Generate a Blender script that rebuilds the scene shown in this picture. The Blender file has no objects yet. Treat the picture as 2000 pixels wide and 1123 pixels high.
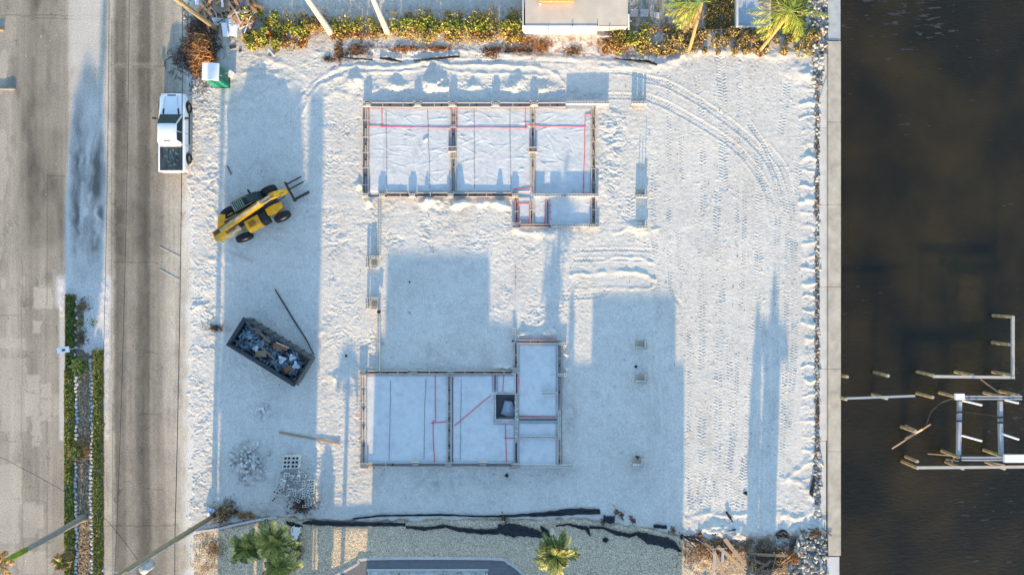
import bpy, math, random
import numpy as np
from mathutils import Vector, Matrix
random.seed(7); rng = np.random.default_rng(7)
SC = bpy.context.scene; COL = SC.collection
# ---------------------------------------------------------------- camera, sky, sun, exposure
H = 55.0; K = 26.0                      # camera height (m); photo pixels per metre on the ground
SUN_EL = 13.0; TAN = math.tan(math.radians(SUN_EL))
cd = bpy.data.cameras.new('camera'); cam = bpy.data.objects.new('camera', cd); COL.objects.link(cam)
cam.location = (0, 0, H); cam.rotation_euler = (0, 0, 0)
cd.sensor_width = 36; cd.lens = 36 * H / (2000 / K); cd.clip_end = 6000; cd.clip_start = .5
SC.camera = cam
W = bpy.data.worlds.new('World'); SC.world = W; W.use_nodes = True
nt = W.node_tree; sky = nt.nodes.new('ShaderNodeTexSky'); sky.sky_type = 'NISHITA'; sky.sun_disc = False
sky.sun_elevation = math.radians(SUN_EL); sky.sun_rotation = math.radians(180.0 + 1.5)
sky.dust_density = .3; sky.ozone_density = 1.6; sky.air_density = 1.0
bg = nt.nodes['Background']; bg.inputs[1].default_value = .15
nt.links.new(sky.outputs[0], bg.inputs[0])
sd = bpy.data.lights.new('sun', 'SUN'); sd.energy = 3.15; sd.angle = math.radians(.6); sd.color = (1, .70, .36)
sun = bpy.data.objects.new('sun', sd); COL.objects.link(sun)
sdir = Vector((0.026, 1.0, -TAN)); sun.rotation_euler = sdir.to_track_quat('-Z', 'Y').to_euler()
SC.view_settings.view_transform = 'Standard'; SC.view_settings.look = 'None'
SC.view_settings.exposure = 1.8; SC.view_settings.gamma = 1; SC.view_settings.use_curve_mapping = False
# ---------------------------------------------------------------- helpers
def G(px, py, h=0.0):                   # place seen at photo pixel (px,py) on a thing h metres above the sand
    k = 1 - h / H
    return Vector(((px - 1000) / K * k, (561.5 - py) / K * k, h))
def link(o, parent=None):
    COL.objects.link(o)
    if parent: o.parent = parent
    return o
def tag(o, label=None, cat=None, group=None, kind=None):
    if label: o['label'] = label
    if cat: o['category'] = cat
    if group: o['group'] = group
    if kind: o['kind'] = kind
    return o
def thing(name, label, cat, loc=(0, 0, 0), rz=0, group=None):
    o = bpy.data.objects.new(name, None); o.empty_display_size = .3; link(o)
    o.location = loc; o.rotation_euler = (0, 0, rz)
    return tag(o, label, cat, group)
class MB:
    def __init__(s): s.v = []; s.f = []; s.m = []; s.c = []
    def add(s, V, F, m=0):
        b = len(s.v); s.v += [tuple(p) for p in V]
        s.f += [tuple(b + i for i in f) for f in F]; s.m += [m] * len(F); return s
    def box(s, c, d, rz=0, m=0, M=None):
        x, y, z = d[0] / 2, d[1] / 2, d[2] / 2
        V = [Vector((a * x, b * y, e * z)) for a in (-1, 1) for b in (-1, 1) for e in (-1, 1)]
        R = M if M is not None else Matrix.Rotation(rz, 3, 'Z')
        V = [R @ p + Vector(c) for p in V]
        return s.add(V, [(0, 1, 3, 2), (4, 6, 7, 5), (0, 4, 5, 1), (2, 3, 7, 6), (0, 2, 6, 4), (1, 5, 7, 3)], m)
    def bar(s, a, b, w, h, m=0):
        a = Vector(a); b = Vector(b); d = b - a; L = d.length; u = d / L
        side = u.cross(Vector((0, 0, 1)))
        side = Vector((1, 0, 0)) if side.length < 1e-4 else side.normalized()
        up = side.cross(u); V = []
        for p in (a, b):
            for q in ((-1, -1), (1, -1), (1, 1), (-1, 1)):
                V.append(p + side * w / 2 * q[0] + up * h / 2 * q[1])
        return s.add(V, [(3, 2, 1, 0), (4, 5, 6, 7), (0, 1, 5, 4), (1, 2, 6, 5), (2, 3, 7, 6), (3, 0, 4, 7)], m)
    def tube(s, P, r, n=8, m=0):
        P = [Vector(p) for p in P]; R = r if isinstance(r, (list, tuple)) else [r] * len(P); V = []
        for i, p in enumerate(P):
            d = (P[min(i + 1, len(P) - 1)] - P[max(i - 1, 0)]).normalized()
            a = d.cross(Vector((0, 0, 1)))
            a = Vector((1, 0, 0)) if a.length < 1e-3 else a.normalized()
            b = d.cross(a)
            for k in range(n):
                t = 2 * math.pi * k / n; V.append(p + (a * math.cos(t) + b * math.sin(t)) * R[i])
        F = [(i * n + k, i * n + (k + 1) % n, (i + 1) * n + (k + 1) % n, (i + 1) * n + k) for i in range(len(P) - 1) for k in range(n)]
        F += [tuple(range(n))[::-1], tuple((len(P) - 1) * n + k for k in range(n))]
        return s.add(V, F, m)
    def cyl(s, a, b, r, n=20, m=0): return s.tube([a, b], r, n, m)
    def loft(s, rings, m=0, caps=True):
        n = len(rings[0]); V = [p for r in rings for p in r]
        F = [(i * n + k, i * n + (k + 1) % n, (i + 1) * n + (k + 1) % n, (i + 1) * n + k) for i in range(len(rings) - 1) for k in range(n)]
        if caps: F += [tuple(range(n))[::-1], tuple((len(rings) - 1) * n + k for k in range(n))]
        return s.add(V, F, m)
    def prism(s, poly, z0, z1, m=0):
        n = len(poly); V = [(p[0], p[1], z0) for p in poly] + [(p[0], p[1], z1) for p in poly]
        F = [tuple(range(n))[::-1], tuple(range(n, 2 * n))] + [(i, (i + 1) % n, n + (i + 1) % n, n + i) for i in range(n)]
        return s.add(V, F, m)
    def build(s, name, mats, parent=None, smooth=False, bevel=0):
        me = bpy.data.meshes.new(name); me.from_pydata(s.v, [], s.f)
        if not isinstance(mats, (list, tuple)): mats = [mats]
        for q in mats: me.materials.append(q)
        if len(mats) > 1: me.polygons.foreach_set('material_index', s.m)
        if smooth: me.polygons.foreach_set('use_smooth', [True] * len(me.polygons))
        me.update(); o = bpy.data.objects.new(name, me); link(o, parent)
        if bevel:
            b = o.modifiers.new('bevel', 'BEVEL'); b.width = bevel; b.segments = 2; b.limit_method = 'ANGLE'; b.angle_limit = math.radians(35)
        return o
def inst(src, loc, rot=(0, 0, 0), scale=(1, 1, 1), parent=None, label=None, cat=None, group=None):
    o = src.copy(); link(o)
    for k in ('label', 'category', 'group'):
        if k in o: del o[k]
    o.parent = parent; o.location = loc; o.rotation_euler = rot; o.scale = scale
    return tag(o, label, cat, group)
# ---------------------------------------------------------------- materials
def mat(name, c1, c2=None, scale=4, rough=.8, bump=0, bscale=30, metal=0, attr=False, rnd=0, stretch=(1, 1, 1), spec=.3, detail=4, ramp=(.35, .65), bdist=.02, vor=0):
    m = bpy.data.materials.new(name); m.use_nodes = True; N = m.node_tree.nodes; L = m.node_tree.links
    p = N['Principled BSDF']; p.inputs['Roughness'].default_value = rough; p.inputs['Metallic'].default_value = metal
    p.inputs['Specular IOR Level'].default_value = spec
    tc = N.new('ShaderNodeTexCoord'); mp = N.new('ShaderNodeMapping'); mp.inputs['Scale'].default_value = stretch
    L.new(tc.outputs['Object'], mp.inputs[0])
    n = N.new('ShaderNodeTexNoise'); n.inputs['Scale'].default_value = scale; n.inputs['Detail'].default_value = detail
    L.new(mp.outputs[0], n.inputs['Vector'])
    cr = N.new('ShaderNodeValToRGB'); cr.color_ramp.elements[0].position = ramp[0]; cr.color_ramp.elements[1].position = ramp[1]
    c2 = c2 or tuple(v * .7 for v in c1)
    cr.color_ramp.elements[0].color = (*c2, 1); cr.color_ramp.elements[1].color = (*c1, 1)
    L.new(n.outputs['Fac'], cr.inputs[0]); out = cr.outputs[0]
    if attr:
        a = N.new('ShaderNodeAttribute'); a.attribute_name = 'Col'
        x = N.new('ShaderNodeMix'); x.data_type = 'RGBA'; x.blend_type = 'MULTIPLY'; x.inputs[0].default_value = 1
        L.new(a.outputs['Color'], x.inputs[6]); L.new(out, x.inputs[7]); out = x.outputs[2]
    if rnd:
        oi = N.new('ShaderNodeObjectInfo'); hs = N.new('ShaderNodeHueSaturation'); mr = N.new('ShaderNodeMapRange')
        mr.inputs['To Min'].default_value = 1 - rnd; mr.inputs['To Max'].default_value = 1 + rnd
        L.new(oi.outputs['Random'], mr.inputs[0]); L.new(mr.outputs[0], hs.inputs['Value']); L.new(out, hs.inputs['Color']); out = hs.outputs[0]
    L.new(out, p.inputs['Base Color'])
    if bump:
        if vor:
            b = N.new('ShaderNodeTexVoronoi'); b.inputs['Scale'].default_value = vor; bo = b.outputs['Distance']
        else:
            b = N.new('ShaderNodeTexNoise'); b.inputs['Scale'].default_value = bscale; b.inputs['Detail'].default_value = 5; bo = b.outputs['Fac']
        L.new(mp.outputs[0], b.inputs['Vector'])
        bn = N.new('ShaderNodeBump'); bn.inputs['Strength'].default_value = bump; bn.inputs['Distance'].default_value = bdist
        L.new(bo, bn.inputs['Height']); L.new(bn.outputs[0], p.inputs['Normal'])
    return m
m_sand = mat('sand', (1.04, 1.04, 1.04), (.76, .76, .76), 13, .95, .6, 16, attr=True, spec=.1, bdist=.03, detail=9, ramp=(.3, .62))
m_road = mat('weathered_asphalt', (1.3, 1.3, 1.28), (.82, .82, .82), 12, .9, .5, 40, attr=True, spec=.2, detail=6)
m_plastic = mat('vapour_sheet', (1, 1, 1), (.93, .93, .93), 3, .55, .15, 30, attr=True, spec=.2)
m_form = mat('form_lumber', (.60, .46, .37), (.40, .30, .24), 6, .8, .2, 20, rnd=.18, stretch=(.3, 8, 8))
m_formw = mat('bleached_lumber', (.62, .54, .47), (.44, .38, .32), 6, .8, .2, 20, rnd=.12, stretch=(.3, 8, 8))
m_block = mat('concrete_block', (.60, .58, .54), (.48, .47, .44), 8, .95, .3, 40, rnd=.12)
m_conc = mat('cap_concrete', (.50, .45, .36), (.34, .30, .24), 1.6, .9, .3, 30, detail=9, ramp=(.3, .7))
m_conc2 = mat('pale_concrete', (.56, .55, .52), (.46, .45, .43), 1.2, .9, .3, 30, detail=9)
m_white = mat('white_paint', (.78, .78, .77), (.7, .7, .69), 2, .45)
m_rebar = mat('rebar_steel', (.10, .07, .05), (.05, .04, .035), 8, .7)
m_dark = mat('dark_lines_and_shade', (.03, .035, .04), None, 5, .6)  # dark lines, and the stand-in for shade in cells, slots and gaps
m_red = mat('red_line', (.75, .05, .07), (.65, .04, .06), 5, .6)
m_black = mat('black_rubber', (.018, .019, .021), (.01, .01, .012), 8, .75, .2, 20)
m_glass = mat('dark_glass', (.02, .05, .055), None, 3, .35, spec=.12)
m_lined = mat('grey_liner', (.42, .46, .48), (.32, .35, .38), 5, .7)
m_truck = mat('truck_paint', (.76, .77, .78), (.74, .75, .76), 1, .28, spec=.5)
m_chrome = mat('wheel_metal', (.4, .4, .41), None, 5, .35, metal=.8)
m_trim = mat('black_trim', (.025, .026, .028), None, 5, .6)
m_cover = mat('bed_cover', (.02, .03, .035), (.05, .075, .09), 2.2, .35, .2, 18, stretch=(3, .6, 1), detail=7, ramp=(.3, .62))
m_yel = mat('yellow_paint', (.78, .37, .012), (.46, .26, .06), 2.6, .55, .15, 12, detail=9, ramp=(.36, .52))
m_yeld = mat('dusty_sunlit_yellow', (.66, .52, .32), (.42, .27, .1), 2.2, .8, .2, 12, detail=6)  # cream of the dust and of the sun on the boom top
m_steel = mat('worn_steel', (.08, .075, .07), (.04, .035, .035), 6, .6, metal=.3)
m_bin = mat('dumpster_steel', (.07, .10, .125), (.12, .10, .08), 2.5, .7, .3, 10, detail=7, ramp=(.32, .5))
m_rust = mat('rust', (.16, .08, .04), (.07, .04, .03), 4, .9)
m_green = mat('green_plastic', (.01, .22, .14), (.01, .17, .11), 2, .5)
m_grey = mat('grey_plastic', (.42, .43, .44), None, 3, .6)
m_wood = mat('pine_board', (.46, .34, .22), (.34, .2, .1), 5, .85, .2, 18, rnd=.3, stretch=(.3, 8, 8))
m_wood2 = mat('weathered_board', (.30, .22, .15), (.17, .12, .08), 5, .85, .2, 18, rnd=.35, stretch=(.3, 8, 8))
m_pole = mat('utility_pole_wood', (.32, .25, .15), (.2, .16, .1), 5, .9, .3, 14, stretch=(6, 6, .4))
m_trunk = mat('pale_palm_trunk', (.55, .49, .43), (.36, .32, .28), 6, .9, .4, 10, stretch=(1, 1, 4))
m_trunkg = mat('grey_palm_trunk', (.26, .25, .23), (.16, .155, .15), 6, .9, .3, 10, stretch=(1, 1, 4))
m_trunko = mat('tan_palm_trunk', (.48, .3, .14), (.3, .18, .08), 6, .9, .3, 10, stretch=(1, 1, 4))
m_shaft = mat('green_crownshaft', (.2, .28, .04), (.14, .2, .03), 4, .5)
m_leaf = mat('leaf', (1.3, 1.25, 1.1), (.8, .8, .7), 3, .6, attr=True, spec=.25)
m_stem = mat('shrub_stem', (.2, .14, .09), None, 5, .9)
m_silt = mat('silt_fabric', (.022, .027, .034), (.012, .015, .02), 5, .75, .5, 8, bdist=.05)
m_galv = mat('galvanised_beam', (.40, .42, .44), (.26, .28, .30), 5, .5, .2, 20)
m_dockw = mat('bleached_dock_wood', (.52, .49, .43), (.28, .26, .22), 6, .85, .3, 16, stretch=(2, 2, 2), rnd=.1)
m_piling = mat('piling_wood', (.42, .3, .15), (.22, .17, .09), 3, .85, .3, 12)
m_rock = mat('limestone', (.50, .46, .38), (.24, .23, .21), 3, .9, .4, 8, rnd=.45)
m_rockw = mat('pale_edging_stone', (.52, .54, .54), (.34, .36, .36), 4, .9, .4, 8, rnd=.15)
m_cloth = mat('white_sheet', (.62, .68, .74), (.5, .56, .62), 6, .6, .6, 9, bdist=.08)
m_card = mat('cardboard', (.30, .15, .07), (.22, .1, .05), 4, .9)
m_stucco = mat('house_stucco', (.62, .60, .55), (.55, .53, .49), 1.5, .9)
m_roofing = mat('flat_roofing', (.5, .49, .47), (.42, .41, .4), 2, .9)
m_tan = mat('terrace_surface', (.62, .53, .42), (.50, .43, .34), 1.1, .95, .3, 20, detail=8, ramp=(.3, .7))
m_orange = mat('orange_wood', (.52, .26, .1), (.42, .2, .08), 4, .8)
m_rubble = mat('rubble', (.58, .56, .52), (.36, .35, .33), 4, .95, .4, 10, rnd=.3)
m_debris = mat('dead_frond', (1.1, 1, .9), (.7, .65, .6), 5, .85, attr=True)
m_paver = bpy.data.materials.new('driveway_pavers'); m_paver.use_nodes = True
_N = m_paver.node_tree.nodes; _L = m_paver.node_tree.links
_b = _N.new('ShaderNodeTexBrick'); _t = _N.new('ShaderNodeTexCoord'); _L.new(_t.outputs['Object'], _b.inputs[0])
_b.inputs['Scale'].default_value = 1; _b.inputs['Brick Width'].default_value = .2; _b.inputs['Row Height'].default_value = .1; _b.inputs['Mortar Size'].default_value = .006
_b.inputs['Color1'].default_value = (.15, .16, .17, 1); _b.inputs['Color2'].default_value = (.19, .19, .19, 1); _b.inputs['Mortar'].default_value = (.06, .06, .06, 1)
_L.new(_b.outputs[0], _N['Principled BSDF'].inputs['Base Color']); _N['Principled BSDF'].inputs['Roughness'].default_value = .85
m_gravel = mat('gravel', (1.6, 1.5, 1.35), (.55, .5, .43), 15, .9, .9, attr=True, vor=17, bdist=.04, detail=2, spec=.15)
# ---------------------------------------------------------------- numpy noise
def _h(i, j, s):
    n = (i * 374761393 + j * 668265263 + s * 974634777) & 0xffffffff
    n = ((n ^ (n >> 13)) * 1274126177) & 0xffffffff
    return ((n ^ (n >> 16)) & 0xffff) / 32767.5 - 1
def vn(x, y, s=0):
    xi = np.floor(x).astype(np.int64); yi = np.floor(y).astype(np.int64); fx = x - xi; fy = y - yi
    fx = fx * fx * (3 - 2 * fx); fy = fy * fy * (3 - 2 * fy)
    a = _h(xi, yi, s); b = _h(xi + 1, yi, s); c = _h(xi, yi + 1, s); d = _h(xi + 1, yi + 1, s)
    return (a * (1 - fx) + b * fx) * (1 - fy) + (c * (1 - fx) + d * fx) * fy
def fbm(x, y, s=0, o=4):
    t = 0; a = 1; n = 0
    for k in range(o): t = t + a * vn(x * 2 ** k, y * 2 ** k, s + 17 * k); n += a; a *= .5
    return t / n
def sst(a, b, x): t = np.clip((x - a) / (b - a), 0, 1); return t * t * (3 - 2 * t)
def bx(X, Y, x0, y0, x1, y1, s=8):
    return sst(x0 - s, x0 + s, X) * (1 - sst(x1 - s, x1 + s, X)) * sst(y0 - s, y0 + s, Y) * (1 - sst(y1 - s, y1 + s, Y))
def blob(X, Y, x, y, rx, ry, p=1): return np.exp(-(((X - x) / rx) ** 2 + ((Y - y) / ry) ** 2) ** p)
def grid(name, x0, x1, y0, y1, st, zf, cf, m, parent=None, smooth=True):
    nx = int((x1 - x0) / st) + 1; ny = int((y1 - y0) / st) + 1
    X, Y = np.meshgrid(np.linspace(x0, x1, nx), np.linspace(y0, y1, ny))
    Z = zf(X, Y); C = cf(X, Y)
    co = np.stack([(X - 1000) / K, (561.5 - Y) / K, Z], -1).astype(np.float32).reshape(-1)
    i = np.arange(ny - 1)[:, None] * nx + np.arange(nx - 1)[None]
    q = np.stack([i, i + nx, i + nx + 1, i + 1], -1).reshape(-1).astype(np.int32)
    me = bpy.data.meshes.new(name); me.vertices.add(nx * ny); me.vertices.foreach_set('co', co)
    me.loops.add(len(q)); me.loops.foreach_set('vertex_index', q)
    nf = len(q) // 4; me.polygons.add(nf); me.polygons.foreach_set('loop_start', np.arange(nf, dtype=np.int32) * 4)
    me.polygons.foreach_set('use_smooth', np.full(nf, smooth)); me.update(calc_edges=True)
    a = me.color_attributes.new('Col', 'FLOAT_COLOR', 'POINT')
    c4 = np.ones((nx * ny, 4), np.float32); c4[:, :3] = np.stack([np.broadcast_to(c, X.shape) for c in C], -1).reshape(-1, 3)
    a.data.foreach_set('color', c4.reshape(-1)); me.materials.append(m)
    o = bpy.data.objects.new(name, me); return link(o, parent)
def pathdist(X, Y, P):                 # returns lateral offset u and arc length s to a polyline
    best = np.full(X.shape, 1e9); U = np.full(X.shape, 1e9); S = np.zeros(X.shape); acc = 0
    for (ax, ay), (bx_, by_) in zip(P[:-1], P[1:]):
        dx, dy = bx_ - ax, by_ - ay; L = math.hypot(dx, dy); t = np.clip(((X - ax) * dx + (Y - ay) * dy) / L / L, 0, 1)
        ex = X - ax - t * dx; ey = Y - ay - t * dy; d = np.hypot(ex, ey); k = d < best
        best[k] = d[k]; U[k] = (d * np.sign(ex * dy - ey * dx))[k]; S[k] = (acc + t * L)[k]; acc += L
    return U, S, best
def smooth_path(P, n=6):
    P = [np.array(p, float) for p in P]
    if len(P) < 3: return [tuple(p) for p in P]
    Q = [2 * P[0] - P[1]] + P + [2 * P[-1] - P[-2]]; out = []
    for i in range(1, len(Q) - 2):
        for k in range(n):
            t = k / n; a, b, c, d = Q[i - 1], Q[i], Q[i + 1], Q[i + 2]
            out.append(tuple(.5 * (2 * b + (c - a) * t + (2 * a - 5 * b + 4 * c - d) * t * t + (3 * b - a - 3 * c + d) * t ** 3)))
    return out + [tuple(P[-1])]
# ---------------------------------------------------------------- sand lot height field (pixel coordinates of the photograph's ground)
NF = [(712, 202, 1160, 381), (1008, 381, 1160, 441)]                       # north foundation, south foundation outlines
SF = [(706, 727, 1010, 908), (1008, 668, 1095, 908)]
def YB(x): return np.interp(x, [330, 375, 450, 550, 600, 700, 900, 1000, 1150, 1250, 1330, 1400, 1450, 1520, 1560, 1612],
                            [1050, 1042, 1027, 1010, 1017, 1022, 1015, 1014, 1016, 1030, 1046, 1058, 1062, 1040, 1022, 1035])
TR = []   # tracks: (points, half width, lug period, depth)
def tr(P, w=6, p=5.8, d=.017): TR.append((smooth_path(P), w, p, d))
tr([(1277, 300), (1277, 430), (1282, 520), (1284, 600)], 6); tr([(1306, 150), (1307, 300), (1306, 420), (1310, 560), (1331, 600), (1330, 655)], 4)
tr([(1325, 180), (1330, 300), (1331, 352)], 3); tr([(1322, 450), (1328, 520), (1330, 560)], 3)
tr([(1362, 150), (1372, 250), (1373, 400), (1366, 430), (1372, 562), (1370, 720)], 6)
tr([(1405, 110), (1412, 200), (1413, 372)], 9); tr([(1403, 372), (1400, 450), (1410, 560), (1404, 700), (1402, 840), (1400, 900), (1385, 960), (1378, 1000)], 7)
tr([(1422, 660), (1427, 760), (1430, 850), (1422, 930), (1425, 990)], 6)
tr([(1440, 120), (1445, 220), (1441, 330), (1438, 480)], 3.5); tr([(1483, 290), (1482, 420), (1480, 560), (1473, 660), (1466, 800), (1455, 900), (1445, 990)], 8)
tr([(1372, 800), (1370, 860), (1373, 920), (1362, 980)], 8); tr([(1340, 840), (1343, 930), (1350, 990)], 6); tr([(1487, 800), (1484, 900), (1478, 1000)], 7)
tr([(1262, 155), (1300, 164), (1350, 190), (1400, 222), (1450, 260), (1490, 300), (1514, 345), (1520, 400), (1517, 480), (1515, 600), (1512, 720), (1505, 840)], 7, 5.2)
tr([(1262, 190), (1300, 205), (1350, 232), (1400, 262), (1440, 292), (1475, 332), (1500, 378), (1512, 440)], 7, 5.2)
tr([(1495, 285), (1530, 330), (1545, 390), (1550, 480), (1552, 600), (1550, 700), (1542, 790), (1535, 870)], 7, 5.2)
tr([(1540, 150), (1530, 220), (1524, 262)], 7); tr([(1568, 200), (1562, 290), (1556, 380)], 7)
tr([(1231, 380), (1233, 470)], 8, 7); tr([(1120, 490), (1200, 487), (1280, 490)], 3); tr([(1120, 508), (1200, 506), (1275, 508)], 3)
tr([(1190, 562), (1170, 575), (1100, 580)], 6, 6); tr([(1185, 140), (1230, 143), (1290, 160)], 4)
tr([(1150, 190), (1200, 188), (1262, 190)], 6); tr([(1280, 700), (1300, 800), (1290, 900), (1260, 960)], 8, 6, .012)
tr([(640, 155), (700, 125), (760, 122), (850, 120), (950, 122), (1050, 118), (1120, 120)], 5, 5.5)
tr([(1480, 560), (1495, 700), (1500, 900)], 6); tr([(1160, 915), (1200, 880), (1260, 850)], 5, 6, .01)
rd_ = None
for k in range(7): tr([(1346 + k * 17, 930 + 6 * (k % 2)), (1350 + k * 17, 985), (1340 + k * 18, 1010)], 5, 5.5)
tr([(1262, 470), (1277, 560), (1276, 700), (1283, 850)], 6); tr([(1455, 300), (1452, 500), (1440, 700), (1436, 850)], 4); tr([(1462, 240), (1500, 300), (1534, 400), (1536, 600), (1530, 800), (1526, 930)], 5); tr([(1345, 640), (1347, 760), (1345, 840)], 4)
RD = []   # ridges / ruts: (points, half width, height)
def rd(P, w, h): RD.append((smooth_path(P), w, h))
rd([(572, 225), (588, 195), (612, 165), (650, 140), (700, 128), (760, 133), (800, 127), (850, 121), (880, 128), (960, 128), (1050, 133), (1090, 150), (1125, 180)], 3.5, .10)
rd([(590, 225), (605, 190), (630, 165), (680, 148), (740, 142), (790, 140), (850, 132), (900, 142), (1000, 145), (1070, 150)], 3, .08)
rd([(575, 240), (600, 175), (650, 148)], 6, -.05)
rd([(440, 150), (500, 140), (560, 150), (590, 165)], 4, .05); rd([(440, 165), (510, 158), (570, 168)], 4, .04); rd([(500, 190), (540, 175), (572, 160)], 5, .06)
rd([(500, 236), (560, 233), (590, 233)], 2.5, .04); rd([(500, 110), (560, 128), (600, 150)], 4, .05)
rd([(1115, 537), (1180, 532), (1240, 531), (1278, 546)], 4, .11); rd([(1180, 505), (1240, 503), (1275, 515)], 3, .05)
rd([(1200, 455), (1235, 447), (1262, 453), (1285, 447)], 4, .09); rd([(1270, 430), (1292, 460)], 3, .06)
rd([(1115, 566), (1200, 562), (1265, 563), (1278, 550)], 3, .05); rd([(1270, 570), (1280, 700), (1290, 800)], 4, .03)
rd([(1530, 935), (1560, 940), (1580, 965), (1605, 1000)], 5, .12); rd([(1530, 940), (1570, 905), (1592, 880)], 4, .08)
rd([(1500, 1010), (1530, 1005), (1560, 1012), (1605, 985)], 6, .12)
for y0 in range(175, 990, 27): rd([(1562 + random.randint(0, 12), y0 + random.randint(-5, 5)), (1580, y0 + random.randint(-4, 4)), (1592, y0)], random.choice([2, 3, 4]), random.choice([.05, .09, .13]))
rd([(1378, 1000), (1360, 1040), (1345, 1000)], 4, .05); rd([(1340, 1012), (1380, 1003), (1420, 1006), (1470, 1000)], 4, .08)
rd([(640, 90), (700, 97), (780, 100), (900, 100), (1050, 112), (1200, 122), (1290, 130)], 5, .08)
rd([(1290, 130), (1320, 118), (1350, 105), (1420, 100), (1500, 108), (1580, 105)], 7, .12)
rd([(418, 250), (440, 300), (437, 400), (446, 470), (460, 560)], 5, .05); rd([(425, 420), (440, 480), (428, 560), (430, 640)], 6, .08)
rd([(430, 640), (418, 800), (420, 960)], 3, .05); rd([(440, 640), (428, 800), (430, 960)], 4, .06)
rd([(310, 480), (350, 500), (370, 515)], 3, .03); rd([(405, 505), (450, 515)], 4, .07)
for (x, y) in [(520, 120), (470, 200), (660, 185), (1110, 760)]: rd([(x - 25, y + 6), (x, y - 5), (x + 25, y + 4)], 5, .06)
MD = [(690, 165, 14, 10, .22), (775, 168, 16, 9, .25), (730, 175, 12, 7, .12), (846, 165, 20, 14, .45), (868, 172, 10, 8, .28), (925, 170, 16, 8, .22), (1000, 172, 18, 9, .3), (1060, 175, 18, 8, .2), (1015, 160, 12, 8, .2),
      (724, 396, 6, 6, .55), (832, 396, 9, 7, .85), (846, 395, 5, 5, .45), (900, 396, 11, 7, .8), (892, 398, 6, 5, .5), (977, 396, 10, 7, .85), (940, 397, 12, 6, .3), (860, 396, 10, 5, .2), (1015, 452, 12, 8, .22), (1060, 455, 22, 8, .3),
      (1026, 652, 12, 5, .3), (1070, 652, 12, 5, .33), (985, 716, 14, 5, .3), (1110, 690, 7, 6, .25), (1108, 716, 6, 5, .2), (850, 695, 22, 15, .12), (705, 360, 8, 6, .2), (695, 150, 16, 12, .2),
      (620, 650, 14, 10, .08), (668, 737, 22, 7, .22), (690, 720, 16, 8, .15), (1115, 775, 14, 30, .12), (1380, 610, 0.1, 1, 0), (382, 600, 20, 7, .12),
      (500, 905, 40, 28, .25), (480, 870, 25, 18, .2), (595, 950, 40, 40, .1), (505, 935, 30, 12, .2), (1440, 1040, 40, 12, .2), (1560, 1040, 30, 12, .3), (1395, 1030, 25, 12, .18),
      (1240, 445, 16, 8, .18), (1210, 130, 80, 8, .1), (1560, 138, 26, 16, .12), (1575, 150, 12, 12, .15), (1190, 260, 18, 40, .1), (1175, 340, 18, 40, .1),
      (410, 60, 45, 60, .25), (440, 20, 50, 30, .3), (620, 865, 10, 10, .08), (380, 250, 14, 60, .06)]
def apply_paths(X, Y, Z, x0, y0, st):
    ny, nx = X.shape
    for kind, lst in (('t', TR), ('r', RD)):
        for it in lst:
            P, w = it[0], it[1]; mg = w * 3 + 3; acc = 0
            for i in range(0, len(P) - 1, 5):
                Q = P[i:i + 6]; xs = [p[0] for p in Q]; ys = [p[1] for p in Q]
                i0 = max(0, int((min(xs) - mg - x0) / st)); i1 = min(nx, int((max(xs) + mg - x0) / st) + 2)
                j0 = max(0, int((min(ys) - mg - y0) / st)); j1 = min(ny, int((max(ys) + mg - y0) / st) + 2)
                L = sum(math.hypot(b[0] - a[0], b[1] - a[1]) for a, b in zip(Q[:-1], Q[1:]))
                if i1 > i0 and j1 > j0:
                    sl = (slice(j0, j1), slice(i0, i1)); x = X[sl]; y = Y[sl]; U, S, D = pathdist(x, y, Q)
                    inside = (S > 0) & (S < L) | (D < w * .5)
                    if kind == 't':
                        p, d = it[2], it[3]; a = np.abs(U); S2 = S + acc + a * .35
                        lug = np.sin(2 * np.pi * (S2 / p + .5 * (U > 0)))
                        env = (1 - sst(w * .85, w * 1.1, a)) * sst(0, w * .15, a) * ((S > 0) & (S < L))
                        br = np.clip(.55 + .55 * vn((S + acc) / 23 + 7, x * 0 + w, int(P[0][0])) + .4 * vn(x / 7, y / 7, 23), .35, 1.25); lug = np.sin(2 * np.pi * (S2 / p + .5 * (U > 0)) + 1.3 * vn((S + acc) / 11, x * 0, 24))
                        Z[sl] += env * (lug * d * br * 1.35 - d * .9) + .012 * np.exp(-((a - w * 1.25) / 2) ** 2) * ((S > 0) & (S < L))
                    else:
                        h = it[2] * (.6 + .4 * vn(x / 9, y / 9, 5)); wob = U + 2 * vn(x / 11, y / 11, 8)
                        e = np.exp(-(wob / w) ** 2) * ((S > 0) & (S <= L))
                        if i == 0: e = e + np.exp(-(D / w) ** 2) * (S <= 0)
                        Z[sl] = np.where(e > .02, np.maximum(Z[sl], Z[sl] * (1 - e) + (Z[sl] * .3 + h) * e) if it[2] > 0 else Z[sl] + h * e, Z[sl])
                acc += L
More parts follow.
